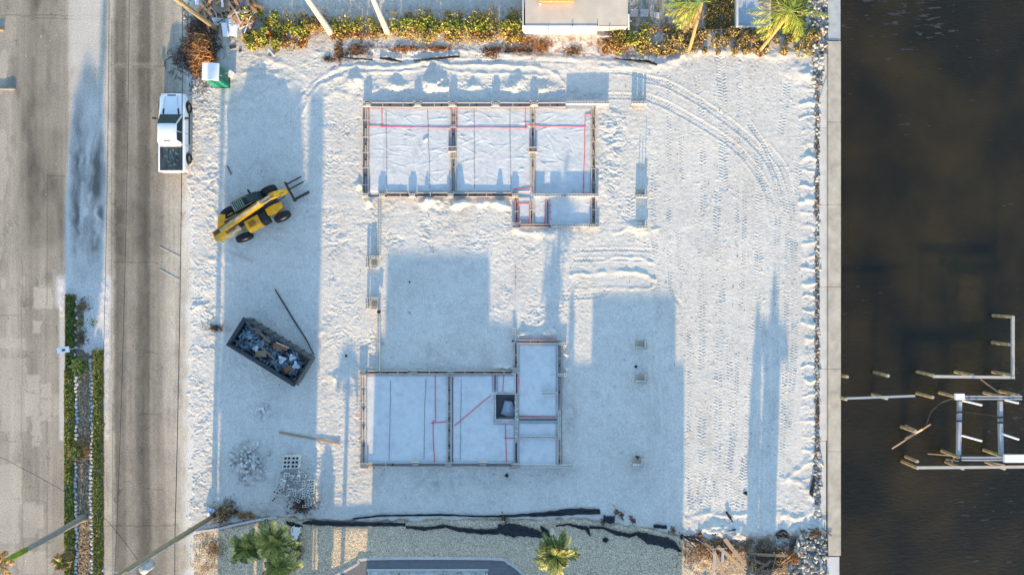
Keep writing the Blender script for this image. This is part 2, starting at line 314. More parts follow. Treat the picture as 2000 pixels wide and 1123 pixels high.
def rough_mask(X, Y):
    R = .055 + .07 * np.clip(vn(X / 60, Y / 60, 9), 0, 1)
    R = np.maximum(R, .75 * bx(X, Y, 628, 190, 704, 1000, 8)); R = np.maximum(R, 1.0 * bx(X, Y, 372, 130, 436, 1010, 8))
    R = np.maximum(R, 1.0 * bx(X, Y, 640, 150, 1190, 196, 10)); R = np.maximum(R, 1.1 * bx(X, Y, 1166, 205, 1225, 450, 12))
    R = np.maximum(R, .85 * bx(X, Y, 690, 390, 1008, 500, 14)); R = np.maximum(R, .9 * bx(X, Y, 1010, 450, 1110, 660, 10))
    R = np.maximum(R, .8 * bx(X, Y, 955, 490, 1010, 640, 10)); R = np.maximum(R, .45 * bx(X, Y, 1100, 450, 1160, 690, 10))
    R = np.maximum(R, .6 * bx(X, Y, 440, 100, 625, 1000, 12)); R = np.maximum(R, .5 * bx(X, Y, 700, 905, 1150, 960, 12))
    R = np.maximum(R, .6 * bx(X, Y, 1098, 660, 1130, 900, 12)); R = np.maximum(R, .8 * bx(X, Y, 1570, 120, 1600, 1000, 8))
    R = np.maximum(R, .7 * bx(X, Y, 600, 40, 1600, 118, 10)); R = np.maximum(R, 1.0 * bx(X, Y, 440, 850, 640, 1010, 15))
    R = np.maximum(R, .8 * bx(X, Y, 1340, 985, 1612, 1080, 12)); R = np.maximum(R, .8 * bx(X, Y, 690, 640, 745, 725, 8))
    R = np.maximum(R, .45 * bx(X, Y, 1190, 200, 1280, 470, 12)); R = np.maximum(R, .55 * bx(X, Y, 745, 500, 1005, 722, 12)); R = np.maximum(R, .3 * bx(X, Y, 1120, 560, 1335, 1000, 20))
    return R
SX0, SX1, SY0, SY1, SST = 345, 1602, -110, 1078, 1.42
def sand_z(X, Y):
    R = rough_mask(X, Y); wx = X + 5 * vn(X / 14, Y / 14, 3); wy = Y + 5 * vn(X / 14, Y / 14, 4)
    z = .035 * fbm(X / 90, Y / 90, 1, 3)
    rid = (1 - np.abs(vn(wx / 8.5, wy / 6.5, 11))) ** 2 - .5; rid2 = (1 - np.abs(vn(wx / 4.3, wy / 3.6, 12))) ** 2 - .5
    big = vn(wx / 17, wy / 15, 13)
    Rm = R * (.6 + .5 * vn(X / 26, Y / 26, 15)); 
    z += Rm * (.036 * rid + .046 * rid2 + .028 * ((1 - np.abs(vn(wx / 2.5, wy / 2.2, 16))) ** 2 - .5) + .032 * big) + .0022 * vn(X / 2.6, Y / 2.4, 14) + .006 * vn(X / 7, Y / 3.2, 19)
    pit = vn(X / 3.7, Y / 3.7, 21); z += np.where((pit > .80), .035, 0) * (vn(X / 60, Y / 60, 22) > -.2) * (R < .6) * .7
    for (x, y, rx, ry, h) in MD:
        if h: z += h * np.exp(-(((wx - x) / rx) ** 2 + ((wy - y) / ry) ** 2)) * (.8 + .35 * vn(X / 6, Y / 6, 31))
    apply_paths(X, Y, z, SX0, SY0, SST)
    # left edge thins out over the asphalt, right edge ragged at the sea wall, bottom edge under the gravel
    ed = 372 + 8 * fbm(X / 40, Y / 33, 41, 4) + 6 * vn(X / 9, Y / 7, 42) + 3 * vn(X / 4, Y / 4, 46); z = z + .03 - .12 * (1 - sst(ed - 6, ed + 3, X))
    rr = 1592 + 3 * vn(X * 0, Y / 13, 43) + 2.5 * vn(X * 0, Y / 4, 44); low = sst(rr - 2, rr + 3, X) * (Y > 100) * (Y < 985)
    z = z * (1 - low) + (-.05) * low
    z = z - .28 * sst(-7, 3, Y - YB(X) - 5 * vn(X / 13, Y / 13, 45)) * (1 - (X > 1335) * .65)
    for (a, b, c, d) in NF + SF:
        m = bx(X, Y, a - 1, b - 1, c + 1, d + 1, 2); z = z * (1 - m) - .13 * m
    m = bx(X, Y, 964, 768, 1014, 823, 1.5); z = z * (1 - m) - .95 * m
    return z
def sand_c(X, Y):
    n = fbm(X / 70, Y / 70, 51, 4); f = vn(X / 3.1, Y / 3.1, 52); g = .60 + .03 * n + .025 * f + .02 * vn(X / 6, Y / 6, 50) - .10 * np.clip(fbm(X / 11, Y / 9, 57, 5) - .05, 0, 1) - .05 * np.clip(fbm(X / 35, Y / 30, 49, 4), 0, 1)
    dirt = 0 * X
    for (x, y, rx, ry, a) in [(850, 690, 32, 22, .45), (935, 690, 40, 18, .25), (1115, 815, 14, 45, .5), (780, 935, 60, 18, .3), (860, 938, 36, 26, .4), (960, 935, 70, 22, .35), (1090, 925, 50, 16, .3),
                              (505, 320, 22, 16, .3), (470, 390, 20, 12, .3), (480, 900, 40, 40, .25), (595, 985, 40, 28, .7), (460, 1000, 50, 25, .6), (510, 1000, 40, 15, .4), (410, 90, 40, 80, .25), (1120, 178, 12, 8, .3),
                              (460, 340, 30, 60, .12), (1050, 107, 60, 12, .3), (640, 100, 120, 14, .15), (420, 640, 26, 12, .45), (1250, 735, 30, 20, .25), (1240, 905, 26, 20, .2), (880, 385, 130, 14, .12), (1490, 200, 80, 60, .06), (1440, 380, 50, 90, .08)]:
        dirt += a * blob(X, Y, x, y, rx, ry) * (.55 + .7 * fbm(X / 9, Y / 9, 53, 3))
    dirt = np.clip(dirt + .10 * np.clip(fbm(X / 60, Y / 95, 147, 4) * 1.6, 0, 1) + .10 * np.clip(fbm(X / 14, Y / 80, 148, 4) * 1.6 - .1, 0, 1) * (X > 1260), 0, .9)
    sp = (vn(X / 2.2, Y / 2.2, 54) > .90) * .35 + (vn(X / 3.4, Y / 3.4, 55) > .945) * .4; dirt = np.clip(dirt + sp * (vn(X / 50, Y / 50, 56) > -.5), 0, .9)
    r, gg, b = g * 1.01, g * .975, g * .88
    r = r * (1 - dirt) + .17 * dirt; gg = gg * (1 - dirt) + .14 * dirt; b = b * (1 - dirt) + .11 * dirt
    # neighbour's strip to the north: beige sand, a dark thatchy lawn, damp roadside
    nb = 1 - sst(80, 100, Y + 8 * vn(X / 20, Y / 20, 57)); t = .5 * nb * (.7 + .6 * fbm(X / 7, Y / 16, 58, 3))
    r = r * (1 - t) + .40 * t; gg = gg * (1 - t) + .33 * t; b = b * (1 - t) + .25 * t
    lawn = bx(X, Y, 1375, -200, 1434, 64, 4) + bx(X, Y, 1500, -200, 1574, 72, 4); lawn = np.clip(lawn, 0, 1) * np.clip(.8 + .8 * fbm(X / 3, Y / 12, 59, 3), 0, 1)
    r = r * (1 - lawn) + .17 * lawn; gg = gg * (1 - lawn) + .14 * lawn; b = b * (1 - lawn) + .055 * lawn
    pat = bx(X, Y, 1228, -200, 1378, 62, 4) * np.clip(.6 + .9 * fbm(X / 4, Y / 14, 60, 3), 0, 1)
    r = r * (1 - pat) + .22 * pat; gg = gg * (1 - pat) + .19 * pat; b = b * (1 - pat) + .14 * pat
    red = bx(X, Y, 1000, 70, 1340, 112, 8) * np.clip(fbm(X / 7, Y / 6, 61, 4) * 2.2, 0, .8)
    r = r * (1 - red) + .34 * red; gg = gg * (1 - red) + .15 * red; b = b * (1 - red) + .07 * red
    bot = sst(1335, 1350, X) * sst(1030, 1055, Y) * np.clip(.55 + .9 * fbm(X / 12, Y / 10, 62, 4), 0, 1)
    r = r * (1 - bot) + .2 * bot; gg = gg * (1 - bot) + .14 * bot; b = b * (1 - bot) + .09 * bot
    rr_ = np.clip(sst(1572, 1580, X) * (1 - sst(98, 108, Y)) + sst(1535, 1545, X) * sst(1030, 1050, Y), 0, 1) * .85  # dark ground under the riprap paints the shade between the rocks
    r = r * (1 - rr_) + .10 * rr_; gg = gg * (1 - rr_) + .095 * rr_; b = b * (1 - rr_) + .085 * rr_
    ed = sst(1588, 1596, X) * (vn(X / 2.5, Y / 3, 63) > .3) * .4
    r = r * (1 - ed) + .25 * ed; gg = gg * (1 - ed) + .22 * ed; b = b * (1 - ed) + .2 * ed
    return r, gg, b
o = grid('sand_lot', SX0, SX1, SY0, SY1, SST, sand_z, sand_c, m_sand); tag(o, kind='structure')
# ---------------------------------------------------------------- roads with the median between them
def road_z(X, Y):
    z = .004 * fbm(X / 40, Y / 40, 71, 3)
    z = z - .05 * bx(X, Y, 131, 560, 203, 1300, 2) * 0
    dr = bx(X, Y, 118, 545, 210, 620, 8) * .05 * (.6 + fbm(X / 10, Y / 10, 72, 3)) + .05 * bx(X, Y, 205, 555, 214, 850, 4) * np.clip(.6 + fbm(X / 5, Y / 12, 73, 3), 0, 1)
    z = z + dr + .05 * bx(X, Y, 162, 590, 192, 690, 6) + .03 * bx(X, Y, 135, 400, 205, 560, 8) * np.clip(fbm(X / 9, Y / 14, 74, 3) * 2, 0, 1)
    z = z + .035 * np.clip(bx(X, Y, 368, -120, 392, 1300, 6) * (.6 + .8 * fbm(X / 8, Y / 8, 75, 3)), 0, 1) * 0
    return z
def road_c(X, Y):
    st = fbm(X / 5, Y / 160, 81, 3); st2 = fbm(X / 16, Y / 220, 82, 3); gr = fbm(X / 30, Y / 45, 83, 4)
    wob = X + 5 * vn(X * 0, Y / 210, 84) + 1.2 * vn(X / 9, Y / 9, 85)
    prof = np.interp(wob, [-140, 0, 10, 22, 35, 52, 60, 70, 78, 100, 128, 134, 205, 214, 222, 226, 240, 247, 262, 270, 277, 288, 294, 308, 316, 326, 345, 365, 385],
                     [.28, .29, .33, .36, .25, .19, .15, .17, .23, .22, .26, .34, .38, .38, .20, .14, .17, .24, .22, .14, .12, .13, .22, .22, .25, .34, .38, .48, .58])
    g = prof * .93 * (1 + .16 * st + .14 * st2 + .20 * gr + .10 * vn(X / 2.3, Y / 2.3, 89) + .08 * vn(X / 5, Y / 9, 80))
    g = np.where(X < 133, .5 * g + .5 * np.interp(Y + 60 * vn(X / 40, Y / 80, 90), [0, 300, 420, 560, 800, 1123], [.22, .2, .2, .27, .29, .28]) * (1 + .2 * gr + .16 * st), g)
    dk = .30 * bx(X, Y + 14 * fbm(X / 20, Y / 20, 107), 214, 400, 321 , 500, 16) * (.7 + .6 * fbm(X / 18, Y / 18, 108, 4)) + .35 * np.clip(fbm(X / 24, Y / 60, 109, 5) * 1.6, 0, 1) * (X < 130) * (Y < 600) + .15 * bx(X, Y, 214, 300, 300, 420, 40) + .32 * bx(X, Y, 222, 40, 250, 330, 8) * (.5 + .5 * vn(X / 8, Y / 60, 86)) + .18 * bx(X, Y, 52, 250, 120, 480, 12)
    dk += .25 * blob(X, Y, 345, 685, 9, 12) + .2 * blob(X, Y, 348, 760, 9, 16) + .22 * bx(X, Y, 62, 110, 68, 230, 2) + .2 * bx(X, Y, 318, 1020, 352, 1130, 6)
    g = g * (1 - np.clip(dk, 0, .6))
    # pale sanded slabs with crisp edges on the west carriageway
    e = 3 * vn(X / 9, Y / 9, 87)
    lt = 0 * X
    for (a, b, c, d, v) in [(65, 562, 103, 604, .75), (64, 626, 80, 652, .7), (53, 732, 77, 766, .75), (80, 748, 102, 776, .7), (48, 768, 77, 812, .75), (80, 779, 102, 808, .7), (104, 768, 122, 812, .55), (62, 812, 80, 872, .7), (80, 808, 100, 822, .7),
                            (0, 700, 52, 842, .5), (-60, 905, 42, 985, .75), (55, 985, 85, 1030, .6), (45, 980, 70, 1050, .5), (-60, 985, 38, 1060, .6), (36, 1075, 88, 1123, .6), (70, 1090, 103, 1123, .6), (214, 842, 222, 955, .8), (212, 562, 221, 850, .6), (0, 660, 52, 682, .5)]:
        lt = np.maximum(lt, v * bx(X + e, Y + e * .8, a, b, c, d, 1.2))
    lt = np.maximum(lt, .5 * (fbm(X / 45, Y / 110, 88, 3) > .22) * (X < 50) * (Y < 600)); lt = np.maximum(lt, .45 * bx(X, Y, 136, -100, 192, 130, 8))
    lt = np.maximum(lt, .5 * sst(8, 0, np.abs(Y - 128)) * bx(X, Y, 215, 120, 300, 140, 6) * .6)
    g = g * (1 - lt) + (.36 + .03 * gr) * lt
    # cracks
    cr = (np.abs(vn(X / 34 + .35 * vn(X / 10, Y / 10, 91), Y / 42, 92)) < .012) * (X < 132) * (Y > 420) * .3
    for yy, x0, x1 in [(32, 0, 205), (38, 60, 205), (129, 215, 330), (345, 92, 130), (512, 220, 320), (688, 283, 312), (1026, 205, 345), (808, 270, 315), (955, 280, 320)]:
        cr = np.maximum(cr, .35 * (np.abs(Y + 2 * vn(X / 18, Y * 0, 93) - yy) < .9) * (X > x0) * (X < x1))
    cr = np.maximum(cr, .34 * (np.abs(vn(X / 26 + .5 * vn(X / 8, Y / 8, 141), Y / 60 + .3 * vn(X / 7, Y / 7, 142), 143)) < .010) * ((X < 132) | (X > 212)) * (vn(X / 70, Y / 90, 144) > -.1))
    cr = np.maximum(cr, .30 * (np.abs(X - 92 - 2 * vn(X * 0, Y / 90, 94)) < .8) * (Y > 330)); cr = np.maximum(cr, .25 * (np.abs(X - 283.5) < 1.0) * (Y > 500) * -1)
    cr = np.maximum(cr, .35 * (np.abs(X - 217 - 3 * (Y / 1123)) < .9)); cr = np.maximum(cr, .22 * (np.abs(X - 44 - 3 * vn(X * 0, Y / 60, 95)) < 1) * (Y > 500))
    g = g * (1 - cr)
    r, gg, b = g * 1.10, g * .985, g * .80
    # sanded gap in the median; dkp paints the tree's shade over it
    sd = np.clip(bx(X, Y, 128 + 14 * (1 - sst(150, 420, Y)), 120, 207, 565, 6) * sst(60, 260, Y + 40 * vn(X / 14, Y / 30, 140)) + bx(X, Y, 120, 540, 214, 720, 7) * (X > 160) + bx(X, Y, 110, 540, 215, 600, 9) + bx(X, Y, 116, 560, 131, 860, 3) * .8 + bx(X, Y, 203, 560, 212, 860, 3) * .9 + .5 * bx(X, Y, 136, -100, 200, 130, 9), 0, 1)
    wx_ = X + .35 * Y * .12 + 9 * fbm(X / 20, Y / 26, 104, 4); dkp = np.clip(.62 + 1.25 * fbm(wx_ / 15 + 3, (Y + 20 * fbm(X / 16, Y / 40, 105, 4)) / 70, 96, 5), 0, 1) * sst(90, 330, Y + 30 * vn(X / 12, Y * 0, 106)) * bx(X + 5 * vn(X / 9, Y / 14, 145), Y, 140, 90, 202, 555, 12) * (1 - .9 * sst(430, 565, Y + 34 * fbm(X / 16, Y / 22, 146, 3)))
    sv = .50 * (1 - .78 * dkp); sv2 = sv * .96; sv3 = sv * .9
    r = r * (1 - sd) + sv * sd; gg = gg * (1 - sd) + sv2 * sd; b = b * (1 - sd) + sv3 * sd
    # planting bed soil
    so = np.clip(bx(X, Y, 148, 590, 182, 1300, 2) * np.where(Y < 690, (X < 166 + 5 * vn(X * 0, Y / 15, 97)) * (fbm(X / 12, Y / 20, 98) > -.25), 1.0) + bx(X, Y, 127, 575, 150, 1300, 2) + bx(X, Y, 180, 684, 203, 1300, 2), 0, 1)
    sc = np.clip(.6 + .5 * fbm(X / 3, Y / 3, 99, 3), .1, 1)
    r = r * (1 - so) + .34 * sc * so; gg = gg * (1 - so) + .27 * sc * so; b = b * (1 - so) + .19 * sc * so
    wht = (vn(X / 2.5, Y / 2.5, 100) > .95) * (X < 130) * (vn(X / 70, Y / 70, 101) > 0) * .5
    r = r + (.55 - r) * wht; gg = gg + (.55 - gg) * wht; b = b + (.53 - b) * wht
    sh = sst(352, 378, X + 7 * vn(X * 0, Y / 25, 102)) * np.clip(.75 + .5 * fbm(X / 8, Y / 12, 103), 0, 1)
    r = r * (1 - sh) + .60 * sh; gg = gg * (1 - sh) + .585 * sh; b = b * (1 - sh) + .55 * sh
    return r, gg, b
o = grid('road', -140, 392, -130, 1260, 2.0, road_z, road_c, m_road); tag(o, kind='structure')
# ---------------------------------------------------------------- gravel yard
def gr_z(X, Y): return .012 + .012 * vn(X / 3.4, Y / 3.4, 111) + .02 * fbm(X / 25, Y / 25, 112) - .25 * sst(4, -5, Y - YB(X) - 4 * vn(X / 13, Y / 13, 113)) - .3 * sst(1335, 1420, X + 15 * vn(X / 12, Y / 12, 114)) * 1 - .1 * (1 - sst(368, 378, X + 5 * vn(X / 8, Y / 12, 115))) 
def gr_c(X, Y):
    f = vn(X / 2.6, Y / 2.6, 121); g = fbm(X / 30, Y / 30, 122); v = .46 + .10 * f + .04 * g
    d = np.clip(1.4 * fbm(X / 16, Y / 14, 123) * (sst(1320, 1350, X) + (1 - sst(400, 450, X))), 0, .7)
    return v * 1.12 * (1 - d) + .2 * d, v * .99 * (1 - d) + .13 * d, v * .78 * (1 - d) + .08 * d
o = grid('gravel_yard', 345, 1612, 995, 1260, 1.9, gr_z, gr_c, m_gravel); tag(o, kind='structure')
# ---------------------------------------------------------------- far ground round the detailed area, and water
mb = MB(); E = 2500
xa, xb, ya, yb = (-139 - 1000) / K, 24.0, (561.5 - 1259) / K, (561.5 + 109) / K
for q in [(-E, -E, xa, E), (xa, yb, xb, E), (xa, -E, xb, ya)]:
    mb.add([(q[0], q[1], -.03), (q[2], q[1], -.03), (q[2], q[3], -.03), (q[0], q[3], -.03)], [(0, 1, 2, 3)])
m_far = mat('far_ground', (.42, .38, .3), (.2, .2, .12), .08, .95, detail=8)
tag(mb.build('ground', m_far), kind='structure')
WZ = -1.1
m_water = bpy.data.materials.new('canal_water'); m_water.use_nodes = True
N = m_water.node_tree.nodes; L = m_water.node_tree.links; p = N['Principled BSDF']; p.inputs['Roughness'].default_value = .12; p.inputs['IOR'].default_value = 1.33
tc = N.new('ShaderNodeTexCoord'); n1 = N.new('ShaderNodeTexNoise'); n1.inputs['Scale'].default_value = .16; n1.inputs['Detail'].default_value = 7; L.new(tc.outputs['Object'], n1.inputs['Vector'])
cr = N.new('ShaderNodeValToRGB'); cr.color_ramp.elements[0].position = .4; cr.color_ramp.elements[0].color = (.0145, .0138, .0078, 1); cr.color_ramp.elements[1].position = .68; cr.color_ramp.elements[1].color = (.040, .029, .011, 1)
L.new(n1.outputs['Fac'], cr.inputs[0]); 
mpf = N.new('ShaderNodeMapping'); mpf.inputs['Rotation'].default_value = (0, 0, math.radians(-32)); mpf.inputs['Scale'].default_value = (.9, 4.2, 1); L.new(tc.outputs['Object'], mpf.inputs[0])
nf = N.new('ShaderNodeTexNoise'); nf.inputs['Scale'].default_value = .9; nf.inputs['Detail'].default_value = 5; nf.inputs['Distortion'].default_value = .8; L.new(mpf.outputs[0], nf.inputs['Vector'])
mk = N.new('ShaderNodeTexNoise'); mk.inputs['Scale'].default_value = .07; mk.inputs['Detail'].default_value = 2; L.new(tc.outputs['Object'], mk.inputs['Vector'])
ad = N.new('ShaderNodeMath'); ad.operation = 'MULTIPLY_ADD'; ad.inputs[1].default_value = .55; L.new(mk.outputs['Fac'], ad.inputs[0]); L.new(nf.outputs['Fac'], ad.inputs[2])
fr = N.new('ShaderNodeValToRGB'); fr.color_ramp.elements[0].position = .99; fr.color_ramp.elements[0].color = (0, 0, 0, 1); fr.color_ramp.elements[1].position = 1.09; fr.color_ramp.elements[1].color = (1, 1, 1, 1); L.new(ad.outputs[0], fr.inputs[0])
fm = N.new('ShaderNodeMix'); fm.data_type = 'RGBA'; L.new(fr.outputs[0], fm.inputs[0]); L.new(cr.outputs[0], fm.inputs[6]); fm.inputs[7].default_value = (.055, .058, .062, 1)  # pale streaks in the base colour stand in for glints on ripples
L.new(fm.outputs[2], p.inputs['Base Color'])
mp = N.new('ShaderNodeMapping'); mp.inputs['Rotation'].default_value = (0, 0, math.radians(-25)); mp.inputs['Scale'].default_value = (.8, 2.2, 1); L.new(tc.outputs['Object'], mp.inputs[0])
n2 = N.new('ShaderNodeTexNoise'); n2.inputs['Scale'].default_value = 2.6; n2.inputs['Detail'].default_value = 6; n2.inputs['Distortion'].default_value = .6; L.new(mp.outputs[0], n2.inputs['Vector'])
bn = N.new('ShaderNodeBump'); bn.inputs['Strength'].default_value = .42; bn.inputs['Distance'].default_value = .16; L.new(n2.outputs['Fac'], bn.inputs['Height']); L.new(bn.outputs[0], p.inputs['Normal'])
p.inputs['Subsurface Weight'].default_value = 1.0; p.inputs['Subsurface Radius'].default_value = (1.0, .8, .5); p.inputs['Subsurface Scale'].default_value = 9
mb = MB(); mb.box(((24.3 + E) / 2, 0, WZ - 6), (E - 24.3, 2 * E, 12)); tag(mb.build('water', m_water), kind='structure')
# ---------------------------------------------------------------- sea wall
sw = thing('seawall', 'long concrete seawall with a flat cap between the sand lot and the dark canal', 'seawall', G(1627, 561))
def swb(x0, y0, x1, y1, z0, z1, name, m, nseg=1):
    mb = MB(); a = G(x0, y1, 0); b = G(x1, y0, 0); loc = sw.location
    mb.box(((a.x + b.x) / 2 - loc.x, (a.y + b.y) / 2 - loc.y, (z0 + z1) / 2), (b.x - a.x, b.y - a.y, z1 - z0)); return mb.build(name, m, sw, bevel=.02)
ys = [-140, -30, 81.2, 82.6, 240, 400, 560, 720, 880, 1082.5, 1084, 1200, 1300]
for i in range(len(ys) - 1):
    if ys[i + 1] - ys[i] < 3: continue
    mm = m_conc2 if ys[i] >= 1083 else (m_conc if ys[i] > 82 else mat('grey_cap', (.43, .45, .43), (.33, .35, .34), 2, .9))
    swb(1615 - (2 if ys[i] > 900 else 0), ys[i] + .3, 1639.5 - (3 if ys[i] >= 1083 else 0), ys[i + 1] - .3, -.1 if 0 else .0, .2 if ys[i] < 82 else .26, 'cap_section', mm)
swb(1616, -140, 1638, 1300, -3, -.002, 'wall_panel', m_conc)
ys2 = [106, 250, 400, 560, 720, 860, 1000, 1050]
for i in range(7): swb(1599.5, ys2[i] + .2, 1614.5 - (1.5 if ys2[i] > 850 else 0), ys2[i + 1] - .2, -.2, .07, 'inner_ledge', mat('sandy_ledge', (.60, .58, .52), (.5, .49, .45), 1.5, .9, .3, 30, detail=8) if i == 0 else bpy.data.materials['sandy_ledge'])
# ---------------------------------------------------------------- unit meshes that alike pieces share
def cmu_mesh(name, L=.39, Wd=.19, Hh=.19, cells=2, t=.035, fill=False):
    mb = MB(); y = Wd / 2 - t / 2
    mb.box((0, y, 0), (L, t, Hh)); mb.box((0, -y, 0), (L, t, Hh)); inner = Wd - 2 * t
    for k in range(cells + 1):
        x = -L / 2 + t / 2 + k * (L - t) / cells; mb.box((x, 0, 0), (t, inner, Hh - .002))
    mb.box((0, 0, (Hh / 2 - .035) if fill else (-Hh / 2 + .01)), (L - 2 * t, inner - .002, .01), m=1)  # unfilled cells get a dark floor for the shade inside them
    return mb
PROTO = {}
def unit_box(name, m):                 # 1x1x1 box centred at the origin; the first use is a real piece, later ones share its mesh
    if (name, m.name) not in PROTO:
        mb = MB(); mb.box((0, 0, 0), (1, 1, 1)); me = bpy.data.meshes.new(name); me.from_pydata(mb.v, [], mb.f); me.materials.append(m); PROTO[(name, m.name)] = me
    return PROTO[(name, m.name)]
def piece(name, m, a, b, w, h, parent=None):          # box from point a to b, sharing one mesh
    a = Vector(a); b = Vector(b); o = bpy.data.objects.new(name, unit_box(name, m)); link(o, parent); d = b - a
    o.location = (a + b) / 2; o.rotation_euler = (0, -math.asin(max(-1, min(1, d.z / d.length))), math.atan2(d.y, d.x)); o.scale = (d.length, w, h); return o
def shared(name, mb, mats):
    me = bpy.data.meshes.new(name); me.from_pydata(mb.v, [], mb.f)
    for q in (mats if isinstance(mats, (list, tuple)) else [mats]): me.materials.append(q)
    me.polygons.foreach_set('material_index', mb.m); return me
ME_CMU = shared('block', cmu_mesh('block', fill=True), [m_block, mat('block_fill', (.50, .48, .44), (.30, .29, .27), 1.5, .95)])
ME_BIG = shared('block', cmu_mesh('block', .58, .29, .28, 2, .05), [m_block, m_dark])
def put(me, name, loc, rot=(0, 0, 0), scale=(1, 1, 1), parent=None, label=None, cat=None, group=None):
    o = bpy.data.objects.new(name, me); link(o, parent); o.location = loc; o.rotation_euler = rot; o.scale = scale
    return tag(o, label, cat, group)
# ---------------------------------------------------------------- foundations under construction
PZ = .15
def foundation(nm, label, outl, troughs, pits, seed, ref):
    t = thing('foundation_formwork', label, 'foundation', G(*ref)); t.location.z = 0
    r = np.random.default_rng(seed); off = t.location
    def inside(X, Y): 
        m = np.zeros(X.shape, bool)
        for (a, b, c, d) in outl: m |= (X >= a) & (X <= c) & (Y >= b) & (Y <= d)
        return m
    wr = []
    for _ in range(int(210 if seed == 1 else 60)):
        a, b, c, d = outl[0] if r.random() < .82 else outl[1]
        x = r.uniform(a, c); y = r.uniform(b, d); an = r.normal(0, .55) if r.random() < .75 else r.uniform(0, 3.14); L = r.uniform(14, 60); cv = r.normal(0, .25)
        wr.append((smooth_path([(x, y), (x + math.cos(an) * L / 2, y + math.sin(an) * L / 2), (x + math.cos(an) * L / 2 + math.cos(an + cv) * L / 2, y + math.sin(an) * L / 2 + math.sin(an + cv) * L / 2)], 3), r.uniform(.8, 1.5), r.uniform(.006, .02)))
    for (a, b, c, d) in outl[:1] if seed == 1 else []:
        for xx in (885, 1040):
            for _ in range(16):
                y = r.uniform(b, d - 40); s = r.choice([-1, 1]); L = r.uniform(20, 50); an = r.normal(.1, .5)
                wr.append(([(xx + s * 8, y), (xx + s * (8 + L), y + math.sin(an) * L)], 1.1, .022))
    if seed == 2:
        for (x0, y0, x1, y1) in [(1015, 700, 1080, 690), (1014, 745, 1088, 730), (1013, 730, 1075, 705), (1020, 750, 1050, 800), (1012, 735, 1088, 718), (1025, 690, 1080, 680), (1018, 715, 1060, 690), (970, 760, 1008, 748), (975, 752, 1008, 738)]:
            wr.append(([(x0, y0), (x1, y1)], 1.3, .035))
    def zf(X, Y):
        flat = .3 if seed == 2 else 1
        z = PZ + .005 * vn(X / 7, Y / 5, 130) * flat + .004 * vn(X / 3.4, Y / 2.6, 133) * flat + .010 * vn(X / 24, Y / 20, 131) + .004 * (1 - np.abs(vn(X / 9, Y / 3.2, 132))) * flat
        for (P, w, h) in wr:
            xs = [p[0] for p in P]; ys = [p[1] for p in P]; k = (X > min(xs) - 6) & (X < max(xs) + 6) & (Y > min(ys) - 6) & (Y < max(ys) + 6)
            if k.any():
                U, S, D = pathdist(X[k], Y[k], P); Lt = sum(math.hypot(b[0] - a[0], b[1] - a[1]) for a, b in zip(P[:-1], P[1:]))
                z[k] += h * np.exp(-(D / w) ** 2) * np.clip(np.sin(np.pi * np.clip(S / Lt, 0.03, .97)), 0, 1) * (.55 if seed == 2 and h < .03 else 1)
        for (a, b, c, d) in troughs: m = bx(X, Y, a, b, c, d, .9); z = z * (1 - m) + (.085) * m
        for (a, b, c, d) in pits: m = bx(X, Y, a, b, c, d, .8); z = z * (1 - m) + (-.8) * m
        return np.where(inside(X, Y), z, -.1)
    def cf(X, Y):
        g = (.57 if seed == 1 else .60) * (1 + .05 * fbm(X / 20, Y / 20, 135) + .04 * vn(X / 2.5, Y / 2.5, 136) - .10 * np.clip(fbm(X / 14, Y / 14, 137, 4) * 2, 0, 1)); dk = 0 * X
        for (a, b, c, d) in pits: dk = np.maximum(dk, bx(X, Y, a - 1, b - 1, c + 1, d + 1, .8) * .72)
        for (a, b, c, d) in troughs: dk = np.maximum(dk, bx(X, Y, a, b, c, d, .9) * .08)
        g = g * (1 - dk); return g * .97, g * 1.0, g * .985
    for (a, b, c, d) in outl:
        s = grid('vapour_sheet', a, c, b, d, 1.25, zf, cf, m_plastic, t); s.location = -Vector((off.x, off.y, 0))
    def L(px, py, h): v = G(px, py, h); return Vector((v.x - off.x, v.y - off.y, h))
    return t, L
def board(t, L, x0, y0, x1, y1, m, z=.21, h=.16, w=.05): return piece('form_board', m, L(x0, y0, z), L(x1, y1, z), w, h, t)
